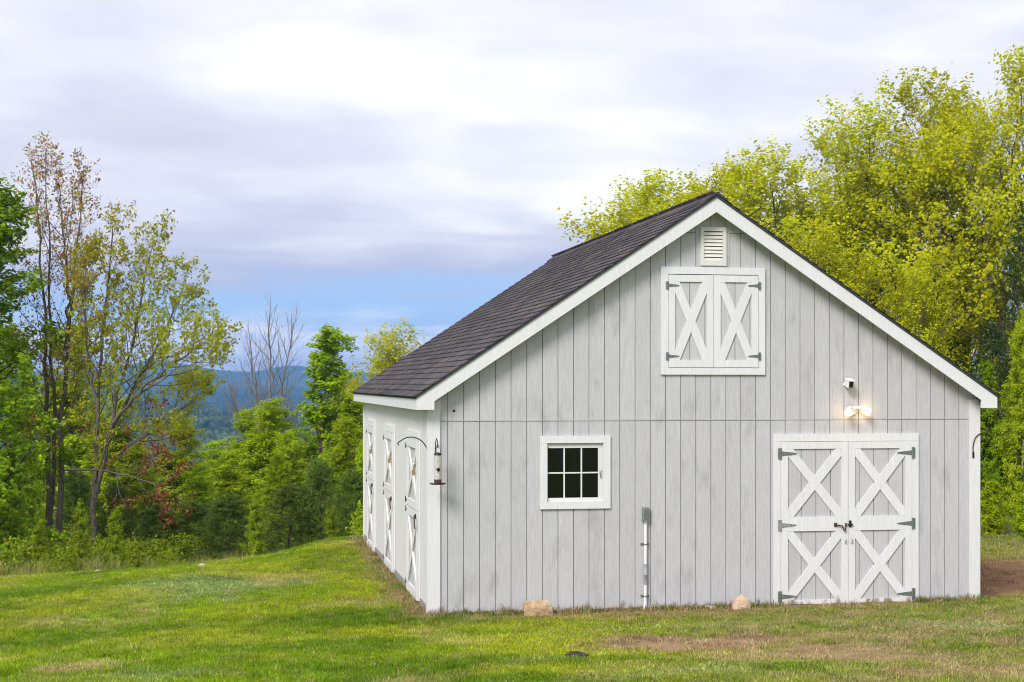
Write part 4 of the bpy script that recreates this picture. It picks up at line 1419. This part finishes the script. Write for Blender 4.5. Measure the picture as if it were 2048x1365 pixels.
custom_maple('maple_tree', 'tall sparse maple with several straight trunks and rusty young leaves at left', 42,
             [([(96, 1070, 0), (97, 900, 0), (92, 700, 0), (85, 520, 0), (62, 320, 0)], .10, 16, [('leaf_rust', .5), ('leaf_maple', .1)]),
              ([(104, 1068, .2), (108, 880, .2), (104, 700, .2), (98, 520, .2), (92, 300, .2)], .08, 14, [('leaf_rust', .45), ('leaf_maple', .1)]),
              ([(118, 1060, -.2), (124, 900, -.2), (130, 720, -.2), (150, 540, -.2), (168, 338, -.2)], .11, 22, [('leaf_rust', .42), ('leaf_maple', .15), ('leaf_red', .06)]),
              ([(131, 700, .3), (140, 600, .5), (128, 480, .5), (118, 370, .5)], .06, 12, [('leaf_rust', .5)])],
             201, ['leaf_rust', 'leaf_maple', 'leaf_red'], 16, 1.9, (50, 22), .060, 4)
custom_maple('maple_tree', 'forked maple leaning right with spreading green-gold branches over the valley', 41,
             [([(186, 1060, 0), (188, 960, 0), (193, 850, 0), (205, 700, 0), (215, 580, 0), (226, 450, 0)], .09, 20, [('leaf_maple', .55), ('leaf_rust', .12)]),
              ([(188, 1000, 0), (214, 900, 0), (232, 800, 0), (262, 690, 0), (285, 580, 0), (308, 480, 0)], .085, 24, [('leaf_maple', .62), ('leaf_rust', .05)]),
              ([(216, 890, .2), (250, 800, .4), (310, 710, .6), (350, 620, .8), (372, 560, .9)], .055, 18, [('leaf_maple', .66)]),
              ([(225, 850, -.2), (280, 780, -.6), (350, 725, -1.0), (400, 690, -1.3), (432, 705, -1.6)], .055, 18, [('leaf_maple', .66)]),
              ([(208, 930, .2), (262, 890, .5), (330, 845, .8), (398, 790, 1.0)], .05, 14, [('leaf_maple', .9)]),
              ([(196, 820, -.2), (175, 700, -.3), (165, 620, -.4), (172, 520, -.4)], .05, 12, [('leaf_maple', .6), ('leaf_rust', .3)]),
              ([(130, 940, -.4), (200, 940, -.8), (270, 955, -1.0), (345, 985, -1.2)], .035, 9, [('leaf_red', .38), ('leaf_rust', .1)])],
             202, ['leaf_maple', 'leaf_rust', 'leaf_red'], 16, 1.75, (56, 26), .066, 6)

PL = place
# left edge
PL('birch_tree', 'dense', -45, 352, 40, 'dense bright green birch filling the left edge of the picture', wide=1.35)
PL('birch_tree', 'dense', 40, 640, 45, 'dark leafy birch behind the trunks of the tall sparse maple', wide=1.0)
PL('birch_tree', 'birch', 150, 640, 56, 'yellow-green birch seen between the two sparse maples', wide=1.70)
PL('birch_tree', 'birch2', 255, 790, 55, 'bushy birch under the leaning forked maple', wide=1.44)
PL('birch_tree', 'birch', 350, 835, 52, 'rounded light green birch right of the leaning maple', wide=1.90)
PL('birch_tree', 'birch2', 300, 930, 47, 'short pale birch low under the leaning maple crown', wide=1.32)
PL('shrub_tree', 'understory', 20, 900, 41, 'dark leafy shrub at the foot of the left edge birch', 'shrub')
PL('pine_tree', 'pine', 150, 930, 45, 'shaded young pine behind the foot of the sparse maples', wide=1.2)
PL('pine_tree', 'pine', 235, 960, 44, 'shaded young pine below the fork of the leaning maple', wide=1.2)
# centre
PL('birch_tree', 'birch', 430, 880, 60, 'small light green birch left of the tall birch clump', wide=1.80)
PL('birch_tree', 'birch', 515, 795, 55, 'tall feathery birch clump under the bare tree', wide=1.75)
PL('birch_tree', 'birch', 488, 815, 57, 'feathery birch on the left flank of the tall birch clump', wide=1.5)
PL('birch_tree', 'birch', 560, 818, 56, 'feathery birch on the right flank of the tall birch clump', wide=1.5)
PL('birch_tree', 'birch2', 565, 860, 50, 'feathery birch in front of the green aspen', wide=1.50)
PL('birch_tree', 'birch2', 470, 900, 52, 'low feathery birch in front of the tall birch clump', wide=1.70)
PL('bare_tree', 'bare', 532, 630, 66, 'leafless grey tree standing against the blue hills', wide=1.0, rot=.2)
PL('aspen_tree', 'aspen', 628, 652, 58, 'tall bright green aspen left of the barn', wide=1.5)
PL('aspen_tree', 'aspen', 690, 790, 55, 'half-hidden green aspen beside the barn eave', wide=1.50)
PL('maple_tree', 'mapleC', 768, 640, 62, 'yellow-green maple showing above the barn eave', wide=1.30)
PL('maple_tree', 'mapleC', 700, 730, 66, 'smaller yellow maple between the aspen and the barn', wide=1.20)
PL('birch_tree', 'birch', 668, 835, 47, 'slender pale birch left of the barn wall', wide=1.40)
PL('birch_tree', 'birch2', 720, 880, 44, 'bushy pale birch right behind the far barn corner', wide=1.0)
PL('birch_tree', 'birch2', 410, 925, 45, 'bright low birch in front of the dark pines at the wood edge', wide=1.5)
PL('birch_tree', 'birch2', 545, 905, 44, 'bright birch between the tall birch clump and the young pines', wide=1.3)
PL('birch_tree', 'birch', 260, 880, 46, 'bright slim birch below the leaning maple fork', wide=1.6)
PL('pine_tree', 'pine', 640, 915, 40, 'young pine with the tallest tip left of the barn', wide=1.40)
PL('pine_tree', 'pine', 705, 935, 39, 'young pine touching the far corner of the barn', wide=1.40)
PL('pine_tree', 'pine', 580, 965, 40, 'low young pine left of the tallest young pine', wide=2.0)
PL('pine_tree', 'pine', 455, 985, 42, 'dark young pine in the middle of the wood edge', wide=2.0)
PL('pine_tree', 'pine', 390, 1000, 43, 'dark bushy pine left of the pale sapling', wide=2.0)
PL('pine_tree', 'pine', 318, 1005, 43, 'leftmost low bushy pine behind the tall grass', wide=2.0)
PL('sapling', 'sapling', 514, 985, 38, 'pale green sapling in front of the dark pines', 'sapling', wide=1.1)
PL('sapling', 'sapling', 232, 1010, 38.5, 'leafy sapling at the lawn edge below the leaning maple', 'sapling', wide=1.0)
PL('sapling', 'sapling', 165, 1015, 38, 'leafy sapling just right of the maple trunks', 'sapling', wide=1.0)
PL('sapling', 'sapling', 80, 1040, 38, 'leafy sapling just left of the maple trunks', 'sapling', wide=1.2)
PL('sapling', 'sapling', 660, 1010, 37.5, 'leafy sapling in front of the pines beside the barn', 'sapling', wide=1.0)
# right, behind the barn
PL('maple_tree', 'mapleC', 1235, 395, 50, 'leftmost yellow-green maple above the roof ridge', wide=1.35)
PL('maple_tree', 'mapleA', 1315, 338, 52, 'second yellow-green maple from the left above the ridge', wide=1.30)
PL('maple_tree', 'mapleB', 1410, 345, 49, 'yellow-green maple right behind the gable peak', wide=1.30)
PL('maple_tree', 'mapleA', 1500, 300, 47, 'yellow-green maple just right of the gable peak', wide=1.25)
PL('maple_tree', 'mapleC', 1590, 288, 46, 'broad yellow-green maple over the upper right roof slope', wide=1.30)
PL('maple_tree', 'mapleB', 1735, 178, 44, 'tall pointed maple in the middle of the right-hand wood', wide=1.15)
PL('maple_tree', 'mapleA', 1835, 135, 43, 'tall maple with open trunk above the right roof slope', wide=1.10)
PL('maple_tree', 'mapleB', 1925, 140, 44, 'tall maple second from the right edge', wide=1.15)
PL('maple_tree', 'mapleA', 2035, 92, 41, 'tallest yellow-green maple at the right edge', wide=.9)
PL('maple_tree', 'mapleB', 1270, 352, 54, 'yellow-green maple between the two leftmost maples above the ridge', wide=1.2)
PL('maple_tree', 'mapleC', 1375, 350, 51, 'yellow-green maple just left of the gable peak', wide=1.3)
PL('maple_tree', 'mapleA', 1450, 330, 50, 'yellow-green maple directly over the gable peak', wide=1.2)
PL('maple_tree', 'mapleA', 1668, 240, 47, 'yellow-green maple filling the gap left of the tall pointed maple', wide=1.0)
PL('maple_tree', 'mapleC', 1660, 430, 40, 'low maple close behind the right roof slope', wide=1.0)
PL('maple_tree', 'mapleC', 1830, 500, 39, 'low maple in front of the tall open-trunked maple', wide=.9)
PL('maple_tree', 'mapleB', 2150, 120, 42, 'maple reaching in from beyond the right edge', wide=.9)
PL('maple_tree', 'mapleC', 1945, 440, 49, 'shaded maple behind the dark spruce at right', wide=1.1)
PL('shrub_tree', 'understory', 1890, 620, 44, 'dark understory tree behind the lower right roof slope', 'shrub', wide=1.3)
PL('spruce_tree', 'spruce', 2062, 395, 36, 'dark spruce at the right edge', wide=1.0)
PL('spruce_tree', 'spruce', 1985, 640, 37, 'short dark spruce behind the right end of the barn', wide=1.3)
PL('shrub_tree', 'understory', 1975, 720, 34, 'leafy green shrub tree beside the right barn corner', 'shrub', wide=.8)
PL('shrub_tree', 'birch2', 2045, 610, 32, 'bright light green birch shrub at the right edge', 'shrub', wide=.75)
PL('shrub_tree', 'understory', 2000, 850, 32.5, 'dark leafy shrub low beside the right barn corner', 'shrub', wide=.9)
PL('shrub', 'shrub', 1985, 960, 30.5, 'low yellow-green bush next to the right barn wall', 'shrub', wide=1.1)
PL('shrub', 'shrub', 2050, 985, 30, 'low yellow-green bush at the right edge of the picture', 'shrub', wide=1.2)


# ------------------------------------------------------------------ ground cover (stuff)
def gn_scatter(name, pts, rot, scl, gcol, protos, kind_idx):
    """points mesh + geometry nodes: instance the proto meshes on them"""
    me = np_mesh(name, pts, attrs={'rot': ('POINT', 'FLOAT_VECTOR', rot), 'scl': ('POINT', 'FLOAT', scl), 'pick': ('POINT', 'FLOAT', kind_idx),
                                   **({'gcol': ('POINT', 'FLOAT_COLOR', np.concatenate([gcol, np.ones((len(pts), 1))], 1))} if gcol is not None else {})})
    o = link(name, me)
    ng = bpy.data.node_groups.new(name, 'GeometryNodeTree')
    ng.interface.new_socket('Geometry', in_out='INPUT', socket_type='NodeSocketGeometry')
    ng.interface.new_socket('Geometry', in_out='OUTPUT', socket_type='NodeSocketGeometry')
    N = ng.nodes.new; L = ng.links.new
    gi = N('NodeGroupInput'); go = N('NodeGroupOutput')
    m2p = N('GeometryNodeMeshToPoints'); L(gi.outputs[0], m2p.inputs[0])
    def named(n, t):
        a = N('GeometryNodeInputNamedAttribute'); a.data_type = t; a.inputs[0].default_value = n; return a.outputs[0]
    join = N('GeometryNodeJoinGeometry')
    for i, pm in enumerate(protos):
        cmp_ = N('FunctionNodeCompare'); cmp_.data_type = 'FLOAT'; cmp_.operation = 'EQUAL'
        L(named('pick', 'FLOAT'), cmp_.inputs[0]); cmp_.inputs[1].default_value = i; cmp_.inputs[12].default_value = .1
        oi = N('GeometryNodeObjectInfo'); oi.inputs[0].default_value = pm; oi.transform_space = 'ORIGINAL'
        oi.inputs[1].default_value = True
        ip = N('GeometryNodeInstanceOnPoints'); L(m2p.outputs[0], ip.inputs[0]); L(cmp_.outputs[0], ip.inputs['Selection'])
        L(oi.outputs['Geometry'], ip.inputs['Instance'])
        e2r = N('FunctionNodeEulerToRotation'); L(named('rot', 'FLOAT_VECTOR'), e2r.inputs[0]); L(e2r.outputs[0], ip.inputs['Rotation'])
        L(named('scl', 'FLOAT'), ip.inputs['Scale'])
        L(ip.outputs[0], join.inputs[0])
    L(join.outputs[0], go.inputs[0])
    md = o.modifiers.new('scatter', 'NODES'); md.node_group = ng
    return tag(o, kind='stuff')


def proto(name, V, q, t, mat):
    me = np_mesh(name, V, q, attrs={'tint': ('FACE', 'FLOAT', t)}); me.materials.append(M[mat])
    o = bpy.data.objects.new(name, me)      # never linked: only used as instance source
    return o


def blades(g, n, rad, h, w, lean=.5, seg=2):
    """a tuft of bent blades"""
    V = []; Q = []; T = []
    c = g.normal(0, rad, (n, 2)); az = g.random(n) * 6.28; hh = h * g.uniform(.55, 1.25, n); le = lean * g.uniform(.2, 1.3, n)
    d = np.stack([np.cos(az), np.sin(az), 0 * az], 1); s = np.stack([-np.sin(az), np.cos(az), 0 * az], 1)
    tw = g.uniform(-1, 1, n)[:, None]; s = unit(s + d * tw)
    b = np.concatenate([c, np.full((n, 1), -.01)], 1)
    m = b + UP * hh[:, None] * .6 + d * (hh * le * .3)[:, None]
    e = b + UP * hh[:, None] * (1 - .25 * le[:, None]) + d * (hh * le)[:, None]
    V = np.stack([b - s * w / 2, b + s * w / 2, m + s * w * .42, m - s * w * .42, e + s * w * .08, e - s * w * .08], 1).reshape(-1, 3)
    i = np.arange(n)[:, None] * 6
    Q = np.concatenate([i + np.array([[0, 1, 2, 3]]), i + np.array([[3, 2, 4, 5]])])
    t = np.tile(g.random(n), 2)
    return V, Q, t


def view_xy(g, n, d0, d1, umin=-250, umax=2300, power=1.0):
    d = (d0 ** (2 - power) + g.random(n) * (d1 ** (2 - power) - d0 ** (2 - power))) ** (1 / (2 - power))
    u = g.uniform(umin, umax, n)
    r = (u - 1024) / FPX * d
    return CX + r * _c - _s * d, CY + r * _s + _c * d, d


def build_grass():
    g = np.random.default_rng(55)
    protos = [proto('grass_tuft', *blades(g, 40, .055, .030, .0048, .85), 'blade') for _ in range(3)]
    protos += [proto('grass_tuft', *blades(g, 34, .05, .052, .0050, .7), 'blade') for _ in range(2)]
    V, q, t = blades(g, 26, .06, .03, .013, 1.1); protos.append(proto('clover_tuft', V, q, t, 'blade'))
    x, y, d = view_xy(g, 150000, 11.5, 42, power=.6)
    q_ = -.6 * (x + 1.0) + .8 * (y - 6.0)
    col, cov = lawn_colour(x, y)
    inb = (x > -.03) & (x < W + .03) & (y > -.03) & (y < LN + .05)
    keep = (~inb) & (g.random(len(x)) < cov + .02) & (q_ < 13.6) & (x > -30) & (x < 29)
    x, y, col, d = x[keep], y[keep], col[keep], d[keep]
    z = ground_h(x, y)
    n = len(x)
    col = col * g.uniform(.5, 1.5, (n, 1)) * (.82 + .36 * fbm(x, y, .45, 57, 3))[:, None] * 1.0 * (1 + g.normal(0, .05, (n, 3)))
    dryp = .07 + .26 * sstep(x, 0, 4.5)
    dr = (g.random(n) < dryp)[:, None]
    col = np.where(dr, np.array([.46, .38, .17]) * g.uniform(.6, 1.2, (n, 1)), col)
    lush = fbm(x, y, 1.3, 77)
    pick = g.integers(0, 3, n).astype(float)
    pick = np.where((lush > .56) & (g.random(n) < .6), 3 + g.integers(0, 2, n), pick)
    cl = (col[:, 2] > .10) & (col[:, 1] > col[:, 0] * 1.15)
    pick = np.where(cl, 5, pick)
    rot = np.stack([g.normal(0, .1, n), g.normal(0, .1, n), g.random(n) * 6.28], 1)
    scl = g.uniform(.75, 1.25, n) * (1 + .010 * np.maximum(d - 14, 0))
    m = 260      # longer tufts the mower misses along the walls
    ex = np.concatenate([g.uniform(.1, W, m), -g.uniform(.03, .22, m // 2)]); ey = np.concatenate([-g.uniform(.03, .16, m), g.uniform(.2, LN, m // 2)])
    ec = np.where((g.random(len(ex)) < .5)[:, None], np.array([.42, .33, .15]), np.array([.17, .25, .03])) * g.uniform(.6, 1.2, (len(ex), 1))
    keep = ~((ex > 4.6) & (ex < 6.5) & (ey < 0))
    ex, ey, ec = ex[keep], ey[keep], ec[keep]; k = len(ex)
    x = np.concatenate([x, ex]); y = np.concatenate([y, ey]); z = np.concatenate([z, ground_h(ex, ey)]); col = np.concatenate([col, ec])
    rot = np.concatenate([rot, np.stack([g.normal(0, .15, k), g.normal(0, .15, k), g.random(k) * 6.28], 1)])
    scl = np.concatenate([scl, g.uniform(.7, 2.0, k)]); pick = np.concatenate([pick, 3 + g.integers(0, 2, k)])
    gn_scatter('lawn_grass', np.stack([x, y, z], 1), rot, scl, np.clip(col, 0, 1), protos, pick)


def build_undergrowth():
    g = np.random.default_rng(66)
    pr = []
    for k in range(2):   # leafy weeds
        P, Rr = stem_line(g, [(0, 0, 0), (0, 0, .4), (g.normal(0, .1), g.normal(0, .1), .8)], 6, .006, .003, .01)
        P = np.concatenate([P + g.normal(0, .12, (1, 1, 3)) * np.array([1, 1, 0]) for _ in range(7)])
        Rr = np.repeat(Rr, 7, 0)
        A, AR = spawn(g, P, Rr, 6, .15, .98, (60, 35), lambda k: .28 * (1.1 - .5 * k), .2, .15, 4, .01)
        pr.append(proto('weed_clump', *leaves(g, A, 9, .1, .03, .062, .8, .75, .2), 'leaf_weed'))
    pr.append(proto('tall_grass', *blades(g, 60, .12, .62, .010, .55), 'grass_tall'))
    pr.append(proto('tall_grass', *blades(g, 45, .10, .42, .009, .8), 'grass_tall'))
    V, q, t = leaves(g, np.stack([np.linspace((0, 0, 0), (a, b, .35), 4) for a, b in g.normal(0, .28, (16, 2))]), 12, .3, .04, .085, 1.4, .6, 0)
    pr.append(proto('bramble_clump', V, q, t, 'leaf_weed'))
    x, y, d = view_xy(g, 9000, 26, 60, -400, 2400, .8)
    q_ = -.6 * (x + 1.0) + .8 * (y - 6.0)
    e = fbm(x, y, 2.0, 81) - .5
    band = (x < .5) & (q_ + e * 1.5 > 12.9) & (q_ < 32)
    rb = (x > W) & (y + e * 2 > 9.0) & (y < 22)
    bk = (x >= .5) & (x <= W) & (y > LN + 3.2) & (y < 24)
    k = band | rb | bk
    edge = np.where(x < .5, q_ - 12.9, y - 9.0)[k]
    x, y = x[k], y[k]; n = len(x)
    r = g.random(n)
    pick = np.where(edge < 2.2, np.where(r < .5, 2, np.where(r < .78, 3, np.where(r < .92, 4, 0))), np.where(r < .4, 0, np.where(r < .8, 1, 4)))
    scl = g.uniform(.6, 1.2, n) * np.where(edge < 2.2, .72, 1.0)
    rot = np.stack([g.normal(0, .08, n), g.normal(0, .08, n), g.random(n) * 6.28], 1)
    gn_scatter('undergrowth', np.stack([x, y, ground_h(x, y) - .02], 1), rot, scl, None, pr, pick.astype(float))


def build_far_woods():
    g = np.random.default_rng(88)
    pr = []
    for k in range(4):
        n = 1500
        if k < 3:     # lumpy broadleaf crown
            lob = g.normal(0, 1, (9, 3)) * np.array([2.2, 2.2, 2.0]) + np.array([0, 0, 7.5])
            c = lob[g.integers(0, 9, n)] + unit(g.normal(0, 1, (n, 3))) * g.uniform(1.2, 2.2, (n, 1))
        else:         # conifer
            zz = g.random(n) ** .8; a = g.random(n) * 6.28; r = (1 - zz) * 2.6 * g.uniform(.5, 1, n)
            c = np.stack([r * np.cos(a), r * np.sin(a), 1.5 + zz * 12], 1)
        nr = unit(unit(c - np.array([0, 0, 6.0])) + g.normal(0, .5, (n, 3)) + UP * .4)
        ax = unit(np.cross(nr, g.normal(0, 1, (n, 3)))); sd = np.cross(nr, ax); s = g.uniform(.25, .55, (n, 1)) * (1.0 if k < 3 else .75)
        V = np.stack([c - ax * s, c + sd * s * .8, c + ax * s, c - sd * s * .8], 1).reshape(-1, 3)
        pr.append(proto('far_crown', V, np.arange(4 * n).reshape(n, 4), g.random(n), 'leaf_far' if k < 3 else 'needle_pine'))
    d = np.concatenate([np.sqrt(g.uniform(300 ** 2, 3900 ** 2, 34000)), np.exp(g.uniform(math.log(115), math.log(700), 16000))])
    u = np.concatenate([g.uniform(-100, 1000, 34000), g.uniform(-600, 1600, 16000)])
    near = np.exp(g.uniform(math.log(95), math.log(420), 2500))
    d = np.concatenate([d, near]); u = np.concatenate([u, g.uniform(1500, 2800, 2500)])
    r = (u - 1024) / FPX * d
    x = CX + r * _c - _s * d; y = CY + r * _s + _c * d
    fld = fbm(x, y, 300, 91) > .68
    k = ~(fld & (d > 900))
    x, y, d = x[k], y[k], d[k]; n = len(x)
    con = fbm(x, y, 130, 93)
    pick = np.where(con + g.normal(0, .08, n) > .52, 3, g.integers(0, 3, n)).astype(float)
    z = ground_h(x, y, False)
    scl = g.uniform(.65, 1.15, n) * np.where(d < 300, .55, .85) * np.where(d > 1500, 1.2, 1)
    rot = np.stack([0 * x, 0 * x, g.random(n) * 6.28], 1)
    gn_scatter('far_woodland', np.stack([x, y, z - .5], 1), rot, scl, None, pr, pick)


build_grass()
build_undergrowth()
build_far_woods()


# small stones along the lawn edge and fallen leaves
def build_small():
    sp = [(62, 1152, 'stone at the far lawn edge near the picture edge'), (195, 1148, 'stone at the far lawn edge under the leaning maple'), (404, 1133, 'reddish stone where the knoll meets the far lawn edge')]
    for i, (u, v, lb) in enumerate(sp):
        x, y = pix_ground(u, v)
        stone('edge_stone', 'small ' + lb, (x, y, float(ground_h(x, y)) + .03), (.10, .08, .05), M['stone_rose'], 40 + i, 5, i, 'stones along the lawn edge', 2)
    g = np.random.default_rng(99)
    n = 30
    x = g.uniform(1, 8.5, n); y = -g.uniform(.3, 5, n); z = ground_h(x, y) + .045
    P = np.stack([np.stack([x, y, z], 1)] * 2, 1); P[:, 1] += .01
    V, q, t = leaves(g, P, 1, 0, .0, .045, 2.2, .7)
    me = np_mesh('fallen_leaves', V, q, attrs={'tint': ('FACE', 'FLOAT', t)}); me.materials.append(M['leaf_dry'])
    tag(link('fallen_leaves', me), kind='stuff')


build_small()


# ------------------------------------------------------------------ haze
def build_haze():
    m = bpy.data.materials.new('valley_haze'); m.use_nodes = True
    nt = m.node_tree; nt.nodes.clear()
    v = nt.nodes.new('ShaderNodeVolumePrincipled'); out = nt.nodes.new('ShaderNodeOutputMaterial')
    v.inputs['Color'].default_value = (.17, .45, 1.0, 1); v.inputs['Density'].default_value = 2.1e-4
    v.inputs['Anisotropy'].default_value = 0.1
    nt.links.new(v.outputs[0], out.inputs['Volume'])
    o = MB().box(CX - 6900, CX + 6900, CY - 6900, CY + 6900, -90, Z_TOP + 4).build('haze', m)
    tag(o, kind='stuff')


build_haze()
